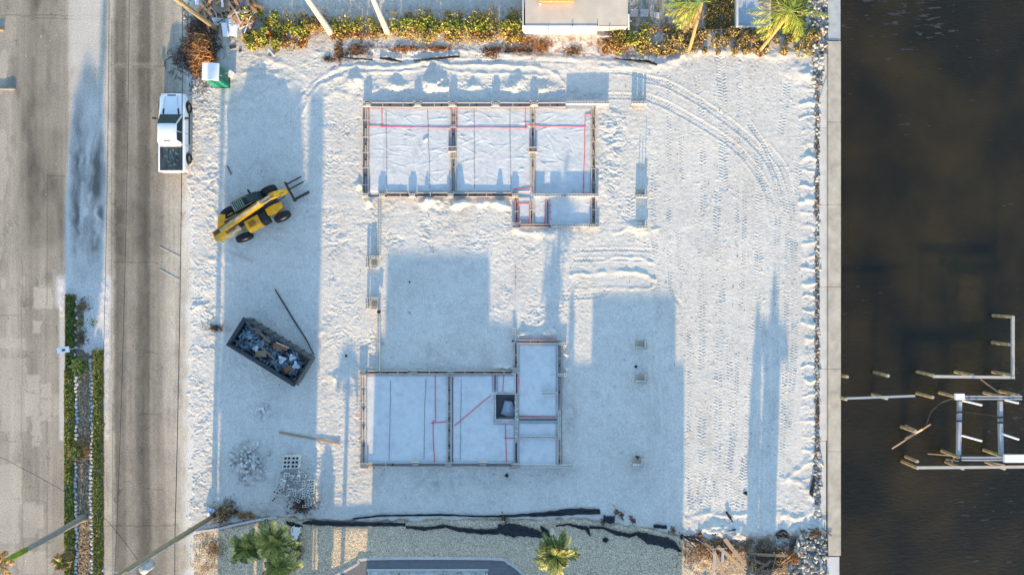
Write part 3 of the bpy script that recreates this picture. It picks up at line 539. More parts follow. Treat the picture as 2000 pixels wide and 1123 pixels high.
def wall(t, L, x0, y0, x1, y1, wd, mo, mi, tie=34, reb=2, ti=m_formw):
    """trench between two form boards: boards in runs, cross ties, rebar"""
    v = abs(x1 - x0) < abs(y1 - y0); n = max(1, round(math.hypot(x1 - x0, y1 - y0) / 88)); h = wd / 2
    for s, mm in ((-1, mo), (1, mi)):
        for k in range(n):
            a = k / n; b = (k + 1) / n; g = .6 / max(1, math.hypot(x1 - x0, y1 - y0)); j = random.uniform(-.3, .3)
            X0 = x0 + (x1 - x0) * (a + g); X1 = x0 + (x1 - x0) * (b - g); Y0 = y0 + (y1 - y0) * (a + g); Y1 = y0 + (y1 - y0) * (b - g)
            if v: board(t, L, X0 + s * h + j, Y0, X1 + s * h - j, Y1, mm, w=.045 if s < 0 else .04)
            else: board(t, L, X0, Y0 + s * h + j, X1, Y1 + s * h - j, mm, w=.06 if s < 0 else .04)
    for k in range(reb):
        q = (k + 1) / (reb + 1) * wd - h
        a = (x0 + (q if v else 0), y0 + (0 if v else q)); b = (x1 + (q if v else 0), y1 + (0 if v else q)); piece('rebar', m_rebar, L(*a, .13 + .012 * k), L(*b, .15 + .012 * k), .022, .022, t)
    D = math.hypot(x1 - x0, y1 - y0)
    for k in range(1, int(D / tie) + 1):
        q = min(k * tie - tie * .4 + random.uniform(-3, 3), D - 3) / D; cx = x0 + (x1 - x0) * q; cy = y0 + (y1 - y0) * q; e = h + 1.2
        if v: piece('cross_tie', ti, L(cx - e, cy, .305), L(cx + e, cy, .305), .05, .03, t)
        else: piece('cross_tie', ti, L(cx, cy - e, .305), L(cx, cy + e, .305), .05, .03, t)
        mbp = unit_box('rebar_chair', m_dark); q2 = q + 14 / D
        if q2 < 1:
            c = bpy.data.objects.new('rebar_chair', mbp); link(c, t); c.location = L(x0 + (x1 - x0) * q2 + (0 if v else 0), y0 + (y1 - y0) * q2, .16); c.scale = (.1, .1, .1)
def blocks(t, L, x0, y0, x1, y1, z0=.1, courses=2, drop=0, me=None):
    me = me or ME_CMU; v = abs(x1 - x0) < abs(y1 - y0); D = math.hypot(x1 - x0, y1 - y0) / K; n = max(1, round(D / .4)); base = L(x0, y0, 0); e = L(x1, y1, 0); u = (e - base) / n
    for c in range(courses):
        for k in range(n):
            if random.random() < drop and c == courses - 1: continue
            p = base + u * (k + .5) + Vector((random.uniform(-.008, .008), random.uniform(-.008, .008), z0 + c * .2))
            put(me, 'block', p, (0, 0, (math.pi / 2 if v else 0) + random.uniform(-.02, .02)), (u.length / .4, 1, 1), t)
def pilaster(t, L, x, y, rot=0, top=.55, two=True):
    for c in range(3 if top > .4 else 2): put(ME_CMU, 'pilaster_block', L(x, y, top - .095 - c * .2), (0, 0, rot), (1, 1, 1), t)
    for s in (-1, 1): piece('form_panel', m_formw, L(x - 8, y + s * 4.6, .3), L(x + 8, y + s * 4.6, .3), .03, .3, t)
def line(t, L, pts, nm='marking_line', m=None, r=.026, z=.176):
    mb = MB(); P = []
    for a, b in zip(pts[:-1], pts[1:]):
        n = max(1, int(math.hypot(b[0] - a[0], b[1] - a[1]) / 18))
        for k in range(n): P.append((a[0] + (b[0] - a[0]) * k / n + random.uniform(-.5, .5) * (k > 0), a[1] + (b[1] - a[1]) * k / n + random.uniform(-.5, .5) * (k > 0)))
    P.append(pts[-1]); mb.tube([L(x, y, z) for x, y in P], r, 5); return mb.build(nm, m or m_red, t)
NT = [(712, 203, 1160, 212), (708, 200, 722, 381), (706, 375, 1040, 386), (880, 203, 891, 381), (1036, 203, 1045, 441), (1154, 203, 1163, 441), (1008, 385, 1013, 441), (1008, 436, 1072, 443), (1066, 389, 1073, 438)]
t, L = foundation('n', 'wooden formwork with white vapour sheeting nearest the hedge, three large bays wide', NF, NT, [], 1, (936, 290)); nf = t
for (x0, x1) in [(724, 809), (823, 876), (892, 960), (976, 1036), (1051, 1105)]:
    wall(t, L, x0, 205.5, x1, 205.5, 8.5, m_formw, m_form, 40, 1)
blocks(t, L, 1105, 204, 1188, 204, .06, 3)
wall(t, L, 714, 214, 714, 376, 10.5, m_form, m_form, 32, 2)
for (x0, x1) in [(755, 796), (814, 873), (888, 1000)]: wall(t, L, x0, 380.5, x1, 380.5, 7.5, m_formw, m_form, 40, 1)
wall(t, L, 885.5, 214, 885.5, 376, 9.5, m_formw, m_form, 60, 2); wall(t, L, 1040.5, 212, 1040.5, 376, 7, m_formw, m_form, 60, 1)
wall(t, L, 1159, 212, 1159, 436, 7, m_form, m_formw, 26, 2, m_form); blocks(t, L, 1042, 383, 1168, 383, .06, 3, .12)
wall(t, L, 1009, 390, 1009, 437, 5, m_form, m_form, 40, 1); wall(t, L, 1016, 441, 1072, 441, 4.5, m_form, m_formw, 60, 1); blocks(t, L, 1076, 441, 1170, 441, .06, 2)
wall(t, L, 1038, 392, 1038, 437, 5, m_form, m_form, 30, 1); wall(t, L, 1069.5, 391, 1069.5, 437, 6, m_lined, m_lined, 60, 1)
piece('form_board', m_formw, L(1013, 387, .3), L(1034, 387, .3), .12, .06, t)
for (x, y) in [(717, 204), (816, 204), (884, 204), (968, 204), (1043, 203), (714, 381), (746, 381), (805, 381), (880, 381), (1005, 381)]: pilaster(t, L, x, y)
pilaster(t, L, 883, 292, math.pi / 2, .34); pilaster(t, L, 1041, 293, math.pi / 2, .34); pilaster(t, L, 1158, 441, 0, .55); pilaster(t, L, 1007, 441, 0, .4)
for P in [[(720, 208), (720, 247)], [(746, 203), (746, 246)], [(717, 246), (750, 246)], [(743, 248), (800, 249), (880, 250), (960, 249), (1030, 250)], [(1026, 203), (1026, 252)], [(1026, 244), (1060, 247), (1143, 248)], [(1155, 223), (1143, 224), (1142, 300), (1139, 378), (1155, 378)],
          [(881, 250), (881, 211), (893, 211), (893, 250)], [(879, 259), (878, 285), (881, 296)], [(1004, 380), (1004, 370), (1036, 367), (1039, 378)], [(1010, 398), (1034, 398), (1033, 437)], [(1010, 430), (1034, 431)], [(1065, 392), (1064, 437)], [(1073, 390), (1073, 442)], [(1036, 270), (1037, 288)], [(1034, 293), (1045, 294)], [(1009, 390), (1009, 442), (1072, 443)]]: line(t, L, P)
for k in range(3): line(t, L, [(1070, 402 + 13 * k), (1077, 402 + 13 * k)])
for P in [[(754, 215), (756, 368)], [(835, 213), (840, 368)], [(926, 215), (927, 368)], [(996, 210), (998, 370)]]: line(t, L, P, 'drain_line', m_dark, .012)
piece('scrap_block', m_white, L(827, 277, .2), L(835, 271, .2), .12, .09, t)
for (x, y, h) in [(716, 210, 1.0), (748, 380, 1.1), (806, 381, .8), (770, 383, .5), (853, 383, .9), (950, 383, .75), (992, 383, 1.6), (903, 383, .9), (1010, 441, .8), (1043, 204, .9), (890, 206, .7), (1161, 204, .8), (1103, 383, .7), (1080, 441, .6)]:
    piece('rebar_dowel', m_rebar, L(x, y, .1), L(x, y, .1) + Vector((0, 0, h - .1)), .022, .022, t)
ST = [(704, 727, 717, 908), (704, 724, 1004, 733), (706, 902, 1010, 912), (874, 727, 885, 908), (1004, 668, 1014, 908), (1008, 664, 1095, 674), (1086, 668, 1098, 908), (962, 730, 972, 765), (1012, 813, 1090, 825), (964, 822, 1012, 828)]
t, L = foundation('s', 'shaded wooden formwork with white vapour sheeting and a square block pit nearest the gravel yard', SF, ST, [(969, 771, 1010, 817)], 2, (900, 815)); sf = t
wall(t, L, 710, 734, 710, 903, 10, m_form, m_formw, 34, 1); blocks(t, L, 714.5, 734, 714.5, 734, .1, 1)
for (x0, x1) in [(718, 798), (817, 872), (888, 1000)]: wall(t, L, x0, 727.5, x1, 727.5, 6.5, m_form, m_form, 36, 1)
for (x0, x1) in [(718, 804), (819, 868), (884, 936), (951, 1000)]: wall(t, L, x0, 907, x1, 907, 7.5, m_lined, m_form, 60, 1)
wall(t, L, 877.5, 734, 877.5, 903, 7, m_formw, m_formw, 26, 1, m_form); piece('rebar', m_rebar, L(884, 735, .12), L(884, 902, .12), .03, .03, t)
wall(t, L, 1013, 667.5, 1088, 667.5, 5.5, m_form, m_form, 40, 1, m_form); wall(t, L, 1092.5, 672, 1092.5, 800, 7, m_lined, m_form, 50, 2, m_form); wall(t, L, 1092.5, 858, 1092.5, 912, 6, m_form, m_form, 50, 1)
blocks(t, L, 1092, 803, 1092, 856, .06, 2); wall(t, L, 1008, 672, 1008, 718, 6, m_form, m_formw, 40, 1); wall(t, L, 967, 733, 967, 764, 5, m_lined, m_lined, 60, 1)
wall(t, L, 1014, 819, 1088, 819, 7, m_lined, m_lined, 90, 2); wall(t, L, 1007, 864, 1007, 902, 7, m_lined, m_lined, 50, 1)
blocks(t, L, 1008, 768, 1008, 862, .0, 2); blocks(t, L, 966, 770, 966, 824, .0, 2); blocks(t, L, 971, 821, 1003, 821, .0, 2); blocks(t, L, 971, 767, 1003, 767, -.1, 2); blocks(t, L, 1014, 852, 1088, 852, .03, 2)
blocks(t, L, 1012, 908, 1118, 908, .0, 2); blocks(t, L, 1058, 767, 1088, 767, .05, 2); blocks(t, L, 1004, 640, 1004, 664, .06, 2); blocks(t, L, 1090, 671, 1106, 671, .06, 2); blocks(t, L, 1090, 731, 1106, 731, .06, 2)
for (x, y) in [(809, 728), (880, 729), (1006, 724), (811, 907), (876, 908), (943, 907), (1006, 910), (708, 728), (711, 909)]: pilaster(t, L, x, y, 0, .36)
for k in range(8):
    put(ME_CMU, 'capping_block', L(1008 + random.uniform(-3, 3), 775 + k * 11, .37), (random.uniform(-1, 1), random.uniform(-1, 1), random.uniform(0, 3)), (.3, .45, .45), t)
for P in [[(850, 731), (851, 825)], [(842, 826), (874, 823)], [(846, 820), (846, 850), (849, 905)], [(888, 831), (925, 800), (960, 771)], [(984, 732), (982, 765)], [(1010, 725), (1013, 742), (1011, 765)], [(987, 827), (988, 860), (989, 905)], [(984, 855), (1008, 856)], [(1012, 812), (1050, 813), (1088, 814)], [(963, 727), (973, 727)], [(967, 730), (967, 765)], [(1013, 664), (1088, 663)]]: line(t, L, P)
for P in [[(763, 744), (762, 820), (760, 899)], [(832, 740), (829, 820), (828, 896)], [(901, 741), (899, 898)]]: line(t, L, P, 'drain_line', m_dark, .012)
pt = MB(); P = []
for (x, y, z) in [(982, 795, .1), (986, 782, .16), (1000, 784, .2), (1005, 800, .12), (1003, 814, .1), (988, 812, .14), (978, 808, .1)]: P.append(L(x, y, -.75 + z))
c = sum(P, Vector()) / 7 + Vector((0, 0, .25)); pt.add([tuple(p) for p in P] + [tuple(c)] + [tuple(p - Vector((0, 0, .2))) for p in P], [(i, (i + 1) % 7, 7) for i in range(7)] + [(i + 8, (i + 1) % 7 + 8, (i + 1) % 7, i) for i in range(7)])
bag = pt.build('plastic_bag', m_cloth); bag.location = (t.location.x, t.location.y, .05); tag(bag, 'crumpled white plastic bag lying in the square block pit', 'bag')
# garden block walls west of the courtyard
bw = thing('block_wall', 'low concrete block wall running from the upper foundation down to the tee blocks', 'block wall', G(741, 440)); LB = lambda x, y, h: Vector((G(x, y, 0) - bw.location).xy.to_3d()) + Vector((0, 0, h))
blocks(bw, LB, 741.5, 387, 741.5, 500, .07, 2); 
bw2 = thing('block_wall', 'low concrete block wall with open cells running down to the corner of the lower foundation', 'block wall', G(741, 660)); LB2 = lambda x, y, h: Vector((G(x, y, 0) - bw2.location).xy.to_3d()) + Vector((0, 0, h))
blocks(bw2, LB2, 740.5, 608, 740.5, 722, .07, 2)
bw3 = thing('block_wall', 'buried row of block tops running from the upper annex down through the courtyard', 'block wall', G(1007, 540)); LB3 = lambda x, y, h: Vector((G(x, y, 0) - bw3.location).xy.to_3d()) + Vector((0, 0, h))
blocks(bw3, LB3, 1007, 450, 1007, 640, -.05, 1)
def pier(lbl, x, y, kind):
    p = thing('block_pier', lbl, 'block pier', G(x, y)); 
    mbs = MB(); mbs.box((0, 0, .03), (.9, .7, .1)); mbs.build('footing', m_conc, p)
    def B(dx, dy, z, rot=0, me=ME_CMU, s=(1, 1, 1)): put(me, 'block', (dx / K, -dy / K, z), (0, 0, rot), s, p)
    if kind == 'u':
        for c in range(3):
            B(0, -9, .1 + .2 * c); B(-10, -4.8 + .0, .1 + .2 * c, math.pi / 2); B(-10, 5.5, .1 + .2 * c, math.pi / 2, s=(1, 1, 1)); B(3, 9.5, .1 + .2 * c * .6)
            B(-4.5, 0, .1 + .2 * c, math.pi / 2, s=(.9, .6, 1)); B(8, -9, .1 + .2 * c * .8, 0, s=(.6, 1, 1))
        piece('slot_shade', m_dark, Vector((-7.5 / K, -6 / K, .56)), Vector((-7.5 / K, 6 / K, .56)), .10, .02, p)  # dark strip standing in for the shade inside the slot
    elif kind == 'row':
        for c in range(3):
            B(-8, 0, .07 + .2 * c); B(4 - .8, 0, .07 + .2 * c * .98); B(12.5, 0, .07 + .2 * c * .95, 0, s=(.5, 1, 1))
    elif kind == 'L':
        for c in range(3):
            B(-6, 5, .1 + .2 * c); B(4.5, 5, .1 + .2 * c * .97); B(8, -2 - .7, .1 + .2 * c, math.pi / 2)
        for k in range(5): B(random.uniform(2, 12), random.uniform(-10, 12), .12 + random.uniform(0, .25), random.uniform(0, 3), s=(.4, .6, .6))
    return p
pier('block pier with a dark slot beside the courtyard wall, the upper of two', 729, 512, 'u'); pier('block pier with a dark slot beside the courtyard wall, the lower of two', 729, 592, 'u')
pier('straight block pier standing in bright sand to the right of the upper foundation', 1246, 204, 'row')
pier('rough L shaped block pier in sun beside the tyre tracks, the upper of two', 1252, 380, 'L'); pier('rough L shaped block pier in sun beside the tyre tracks, the lower of two', 1252, 440, 'L')
pier('small broken block pier with pink rubble in the large shadow, the upper one', 1252, 674, 'L'); pier('small broken block pier in the large shadow, the middle one', 1252, 740, 'L'); pier('half buried L shaped block pier in the large shadow, the lowest one', 1246, 902, 'L')
pd = thing('string_line_posts', 'pair of slim surveying stakes in front of the upper right block pier', 'stakes', G(1256, 330))
for dx in (-8, -2, 4): piece('stake', m_wood2, Vector((dx / K, 0, 0)), Vector((dx / K, 0, .95 if dx > 0 else .6)), .05, .05, pd)
# the small paired stakes beside the buried courtyard wall
for (x, y, l, h) in [(998, 383, 'wooden stake', .0)]: pass
# ---------------------------------------------------------------- pickup truck
def rrect(w0, z, y, r=.12, n=3): return None
tk = thing('pickup_truck', 'white double cab pickup truck with a black bed cover parked at the road edge', 'pickup truck', (-25.09, 11.44, 0))
def ring(y, pts): return [Vector((x, y, z)) for x, z in pts] + [Vector((-x, y, z)) for x, z in reversed(pts)]
mb = MB(); R = []
for (y, wl, wt, zl, zt, zc) in [(2.93, .70, .55, .42, .72, .74), (2.86, .88, .80, .36, .92, .97), (2.6, .97, .88, .34, .98, 1.06), (1.9, .99, .9, .34, 1.02, 1.12), (1.35, 1.0, .92, .34, 1.06, 1.15), (.9, 1.0, .95, .34, 1.08, 1.08), (-1.0, 1.0, .96, .34, 1.08, 1.08), (-2.7, 1.0, .96, .38, 1.08, 1.08), (-2.92, .98, .94, .42, 1.07, 1.07)]:
    R.append(ring(y, [(wl * .96, zl), (wl, zl + .16), (wl, zt - .16), (wt, zt), (wt * .5, zc)]))
mb.loft(R); body = mb.build('body', m_truck, tk, True)
mb = MB(); R = []
for (y, wb, wt, zt) in [(1.32, .84, .82, 1.12), (.46, .84, .70, 1.80), (.30, .84, .68, 1.86), (-.7, .84, .68, 1.86), (-.86, .84, .70, 1.80), (-1.0, .86, .8, 1.12)]:
    R.append(ring(y, [(wb, 1.06), (wb - .01, 1.10), (wt, zt - .05), (wt - .06, zt), (wt * .5, zt + .015)]))
mb.loft(R); mb.build('cab_roof', m_truck, tk, True)
mb = MB(); mb.add([(-.80, 1.285, 1.165), (.80, 1.285, 1.165), (.66, .47, 1.815), (-.66, .47, 1.815)], [(0, 1, 2, 3)]); mb.build('windshield', m_glass, tk)
for s in (-1, 1):
    mb = MB(); mb.add([(s * .856, 1.12, 1.14), (s * .73, .46, 1.74), (s * .715, -.05, 1.76), (s * .856, -.05, 1.14)], [(0, 1, 2, 3)]); mb.add([(s * .856, -.10, 1.14), (s * .715, -.10, 1.76), (s * .725, -.72, 1.74), (s * .86, -.82, 1.14)], [(0, 1, 2, 3)]); mb.build('side_window', m_glass, tk)
    mb = MB(); mb.tube([(s * .95, .95, 1.12), (s * 1.14, 1.0, 1.16)], .03, 6); mb.box((s * 1.2, .98, 1.2), (.24, .12, .2)); mb.build('side_mirror', m_trim, tk, bevel=.02)
    mb = MB(); mb.add([(s * .30, 1.36, 1.165), (s * .55, 1.36, 1.16), (s * .5, 1.75, 1.13), (s * .42, 1.75, 1.13)], [(0, 1, 2, 3)]) if 0 else mb.box((s * .55, 1.5, 1.13), (.13, .42, .05), rz=s * .1); mb.build('hood_vent', m_trim, tk, bevel=.02)
    mb = MB(); mb.box((s * .99, .35, .38), (.1, 2.3, .06)); mb.build('running_board', m_trim, tk)
    mb = MB(); mb.box((s * .86, -2.86, .85), (.14, .16, .38)); mb.build('tail_light', m_red, tk, bevel=.02)
    mb = MB(); mb.box((s * .68, 2.84, .72), (.3, .12, .16)); mb.build('headlight', m_glass, tk, bevel=.02)
    for y in (1.95, -1.85):
        w = thing('wheel', None, None); link_ = w; w.parent = tk; w.location = (s * .93, y, .4)
        mb = MB(); prof = [(.24, -.13), (.36, -.14), (.40, -.10), (.40, .10), (.36, .14), (.24, .13)]; V = []
        for k in range(24):
            a = 2 * math.pi * k / 24
            for r_, x_ in prof: V.append((x_, r_ * math.cos(a), r_ * math.sin(a)))
        F = [(k * 6 + j, k * 6 + j + 1, ((k + 1) % 24) * 6 + j + 1, ((k + 1) % 24) * 6 + j) for k in range(24) for j in range(5)]
        mb.add(V, F); mb.build('tyre', m_black, w, True); mb = MB(); mb.cyl((-.09, 0, 0), (.1, 0, 0), .245, 20); mb.build('rim', m_chrome, w)
        mb = MB(); V = [Vector((s * 1.012, y + .47 * math.cos(a), .42 + .47 * math.sin(a))) for a in [math.pi * k / 10 for k in range(11)]]
        mb.tube([v for v in V], .035, 5); mb.build('wheel_arch', m_trim, tk)
mb = MB(); mb.box((0, -1.98, 1.085), (1.68, 1.72, .05)); mb.build('bed_cover', m_cover, tk, bevel=.02)
mb = MB(); mb.box((0, -1.08, 1.1), (1.7, .06, .05)); mb.build('bed_rail', m_grey, tk)
mb = MB(); mb.box((.05, -.80, 1.845), (.5, .07, .05)); mb.build('brake_light', m_rust, tk)
mb = MB(); mb.box((0, 2.72, 1.03), (.6, .07, .06)); mb.build('hood_trim', m_steel, tk)
mb = MB(); mb.box((0, -2.97, .52), (1.8, .16, .2)); mb.build('rear_bumper', m_chrome, tk, bevel=.03); mb = MB(); mb.box((0, 2.95, .5), (1.3, .12, .22)); mb.build('front_bumper', m_trim, tk, bevel=.03)
for (y0_, y1_, x_, z_) in [(-.95, -.95, 1.0, .75), (-.08, -.08, 1.0, .75), (.95, .95, 1.0, .75)]:
    for s in (-1, 1): mb = MB(); mb.box((s * 1.001, y0_, .78), (.012, .025, .55)); mb.build('door_gap', m_trim, tk)
for s in (-1, 1): mb = MB(); mb.tube([(s * .62, 1.42, 1.155), (s * .5, 2.1, 1.125), (s * .44, 2.6, 1.07)], .012, 4); mb.build('hood_crease', m_grey, tk)
for k in range(4): mb = MB(); mb.box((-.36 + k * .24, -.2, 1.876), (.03, .8, .012)); mb.build('roof_rib', m_truck, tk)
mb = MB(); mb.box((0, -.93, 1.10), (1.6, .08, .07)); mb.build('cab_gap', m_trim, tk)
for k, (x_, y_) in enumerate([(-.3, -1.3), (-.05, -1.5), (.15, -1.35), (.1, -1.9), (-.2, -2.2), (.4, -1.6), (.45, -2.1), (-.4, -1.8), (.25, -2.4), (-.05, -2.5)]): mb = MB(); mb.box((x_, y_, 1.112), (.05 + .03 * (k % 3), .18 + .1 * (k % 2), .006), rz=.2 * k); mb.build('water_drip', mat('drip', (.10, .17, .2), None, 3, .3) if k == 0 else bpy.data.materials['drip'], tk)
mb = MB(); mb.box((0, 1.0, 1.10), (1.66, .05, .03)); mb.build('cowl', m_trim, tk)
# ---------------------------------------------------------------- telehandler
th = thing('telehandler', 'yellow telehandler with a long boom and fork tines standing on the sand', 'telehandler', (-19.0, 5.5, 0), math.radians(28.5))
def tbar(a, b, w, h, n, m, bev=.02): q = MB(); q.bar(a, b, w, h); return q.build(n, m, th, bevel=bev)
tbar((-2.3, .05, .85), (1.9, .05, .85), .85, .5, 'chassis', m_steel)
bm = tbar((-3.05, -.33, 2.12), (1.1, .1, 2.12), .42, .42, 'boom', m_yel, .03)
q = MB(); q.bar((-3.0, -.33, 2.345), (1.0, .095, 2.345), .2, .03); q.build('boom_top_plate', m_yeld, th)
tbar((.9, .08, 2.1), (1.95, .19, 1.95), .33, .34, 'inner_boom', m_yeld, .02)
q = MB(); q.loft([[Vector((x, y + s * w, z + e * h)) for s, e in ((-1, -1), (1, -1), (1, 1), (-1, 1))] for x, y, z, w, h in [(1.8, .18, 2.0, .2, .18), (2.2, .21, 1.85, .24, .2), (2.6, .25, 1.3, .2, .2), (2.95, .28, .8, .15, .2)]]); q.build('boom_head', m_yel, th, bevel=.03)
tbar((-3.1, -.6, 2.05), (-2.2, -.5, 2.05), .5, .5, 'boom_pivot', m_yel, .04); tbar((-3.0, -.75, 1.6), (-1.3, -.55, 1.35), .3, .9, 'rear_frame', m_yeld, .03)
q = MB()
q.loft([[Vector((x, y, z)) for y, z in ((.38, .7), (1.18, .7), (1.18, 1.4), (yt, zt), (.38, zt))] for x, yt, zt in [(-1.0, 1.05, 1.95), (-.7, 1.02, 2.35), (.5, 1.0, 2.38), (1.0, 1.1, 1.6), (1.15, 1.12, 1.1)]]); q.build('cab', m_glass, th, bevel=.03)
for k in range(6): 
    q = MB(); q.box((-.78 + k * .15, .68, 2.42), (.045, .6, .03)); q.build('roof_guard_bar', mat('guard', (.12, .24, .22), None, 5, .5) if k == 0 else bpy.data.materials['guard'], th)
for (a, b) in [((-1, .4, 1.97), (-.7, .4, 2.4)), ((-.7, .4, 2.4), (.5, .4, 2.43)), ((.5, .4, 2.43), (1.0, .4, 1.65)), ((-1, 1.16, 1.9), (-.7, 1.05, 2.4)), ((-.7, 1.05, 2.4), (.5, 1.03, 2.43)), ((.5, 1.03, 2.43), (1.0, 1.13, 1.65)), ((-.7, .4, 2.4), (-.7, 1.05, 2.4)), ((.1, .4, 2.43), (.1, 1.03, 2.43)), ((.5, .4, 2.43), (.5, 1.03, 2.43))]:
    q = MB(); q.tube([a, b], .035, 6); q.build('cab_frame', m_trim, th)
q = MB(); q.loft([[Vector((x, y, z)) for y, z in ((-.3, .8), (-.3, zt), (-1.0, zt), (-1.18, zt - .15), (-1.2, .8))] for x, zt in [(-.95, 1.3), (-.8, 1.42), (.1, 1.45), (.22, 1.42)]]); q.build('engine_hood', m_yel, th, bevel=.04)
q = MB(); q.loft([[Vector((x, y, z)) for y, z in ((-.3, .7), (-.3, zt), (-1.0, zt), (-1.18, zt - .15), (-1.2, .7))] for x, zt in [(.24, 1.42), (.62, 1.38), (.8, 1.2)]]); q.build('hood_cover', m_trim, th, bevel=.04)
for k in range(5): q = MB(); q.box((-.62 + k * .11, -.72, 1.445), (.035, .42, .03)); q.build('hood_louvre', m_rust, th)
q = MB(); q.loft([[Vector((x, y, z)) for y, z in ((-.2, .8), (-.2, zt), (-w, zt), (-w, .8))] for x, zt, w in [(.85, 1.3, .75), (1.5, 1.35, .85), (1.95, 1.2, .7), (2.1, .9, .5)]]); q.build('front_fender', m_yel, th, bevel=.04)
for (x, y, a) in [(1.6, 1.02, 0), (1.6, -1.15, 0), (-1.75, 1.05, .1), (-1.6, -1.15, -.1)]:
    w = thing('wheel', None, None); w.parent = th; w.location = (x, y, .62); w.rotation_euler = (0, 0, a)
    q = MB(); V = []; prof = [(.30, -.2), (.56, -.22), (.62, -.16), (.62, .16), (.56, .22), (.30, .2)]
    for k in range(26):
        t_ = 2 * math.pi * k / 26; e = .025 if k % 2 else 0
        for r_, x_ in prof: V.append((( r_ + (e if r_ > .6 else 0)) * math.cos(t_), x_, (r_ + (e if r_ > .6 else 0)) * math.sin(t_)))
    q.add(V, [(k * 6 + j, k * 6 + j + 1, ((k + 1) % 26) * 6 + j + 1, ((k + 1) % 26) * 6 + j) for k in range(26) for j in range(5)]); q.build('tyre', m_black, w)
    q = MB(); q.cyl((0, -.15, 0), (0, .15, 0), .31, 20); q.build('rim', m_yeld, w)
tbar((2.98, -.62, .45), (2.98, .98, .45), .1, .12, 'fork_carriage', m_steel); tbar((3.0, -.62, .95), (3.0, .98, .95), .08, .1, 'fork_carriage', m_steel)
tbar((2.9, -.55, .5), (2.95, -.55, 1.0), .08, .08, 'carriage_post', m_steel)
for y in (.92, .5, -.32, -.42): tbar((3.0, y, .2), (4.15, y, .18), .11, .05, 'fork_tine', m_steel); tbar((3.02, y, .2), (3.02, y, .95), .1, .05, 'fork_upright', m_steel)
q = MB(); q.tube([(1.5, -.2, 1.2), (2.2, -.15, 1.4), (2.6, .0, 1.0)], .03, 6); q.build('hydraulic_hose', m_trim, th)
for (P_) in [[(-2.4, -.1, 2.36), (-1.2, .0, 2.38), (.8, .16, 2.36)], [(-2.6, -.62, 2.0), (-1.6, -.55, 1.9), (-.9, -.4, 1.5)], [(1.2, .0, 2.25), (2.0, .12, 2.15), (2.7, .2, 1.4)]]:
    q = MB(); q.tube(P_, .025, 6); q.build('hydraulic_hose', m_trim, th)
for x_ in (-1.8, -.9, .0): q = MB(); q.box((x_, -.36 + (x_ + 3) * .1, 2.1), (.3, .012, .14), rz=.1); q.build('decal', m_trim, th)
q = MB(); q.box((-2.7, -.3, 2.37), (.5, .3, .04), rz=.1); q.build('rust_patch', m_rust, th)
tbar((-2.6, .0, 1.5), (-2.0, .9, 1.5), .5, .1, 'rear_fender', m_yel); q = MB(); q.box((.55, 1.4, 1.6), (.08, .28, .3)); q.build('mirror', m_trim, th)
# ---------------------------------------------------------------- dumpster
dp = thing('dumpster', 'open rusty steel dumpster filled with scrap beside the long dark pole', 'dumpster', (-17.75, -4.7, 0), math.radians(-31.6))
Lx, Ly, Hz = 5.7, 2.2, 1.45; mb = MB()
mb.box((0, Ly / 2, Hz / 2 + .1), (Lx, .06, Hz)); mb.box((0, -Ly / 2, Hz / 2 + .1), (Lx, .06, Hz)); mb.box((-Lx / 2, 0, Hz / 2 + .1), (.06, Ly - .07, Hz)); mb.box((0, 0, .15), (Lx - .08, Ly - .08, .08)); mb.build('hull', m_bin, dp)
mb = MB(); mb.box((Lx / 2, 0, Hz / 2 + .1), (.06, Ly - .08, Hz)); mb.build('tailgate', m_bin, dp)
mb = MB()
for s in (-1, 1): mb.box((0, s * (Ly / 2 + .03), Hz + .12), (Lx + .14, .14, .1)); mb.box((s * (Lx / 2 + .01), 0, Hz + .121), (.12, Ly - .1, .1))
mb.build('top_rail', m_steel, dp)
for s in (-1, 1):
    for k in range(9): mb = MB(); mb.box((-Lx / 2 + .35 + k * .62, s * (Ly / 2 + .08), .75), (.08, .1, 1.2)); mb.build('side_rib', m_bin, dp)
piece('lifting_bar', m_steel, Vector((-2.9, -1.25, .3)), Vector((2.9, -1.25, .3)), .08, .1, dp); mb = MB(); mb.box((-2.92, .1, 1.35), (.05, 1.8, .22)); mb.build('sun_coloured_end_plate', m_rust, dp)  # rust orange end plate stands in for sun on this end
def dl(x, y, z): return dp.matrix_basis @ Vector((x, y, z))
bpy.context.view_layer.update()
DM = Matrix.Translation(dp.location) @ Matrix.Rotation(dp.rotation_euler.z, 4, 'Z')
def dl(x, y, z): return DM @ Vector((x, y, z))
mb = MB(); 
for k in range(700):
    p = dl(random.uniform(-2.6, 2.6), random.uniform(-.95, .95), random.uniform(.55, .98)); mb.box(p, (random.uniform(.08, .7), random.uniform(.03, .16), random.uniform(.02, .12)), M=Matrix.Rotation(random.uniform(0, 3), 3, 'Z') @ Matrix.Rotation(random.uniform(-.6, .6), 3, 'X'))
fill = mb.build('scrap_fill', mat('scrap', (.19, .25, .28), (.06, .06, .06), 1.3, .8, detail=8, ramp=(.42, .56))); tag(fill, 'mixed dark scrap filling the dumpster', 'scrap', kind='stuff')
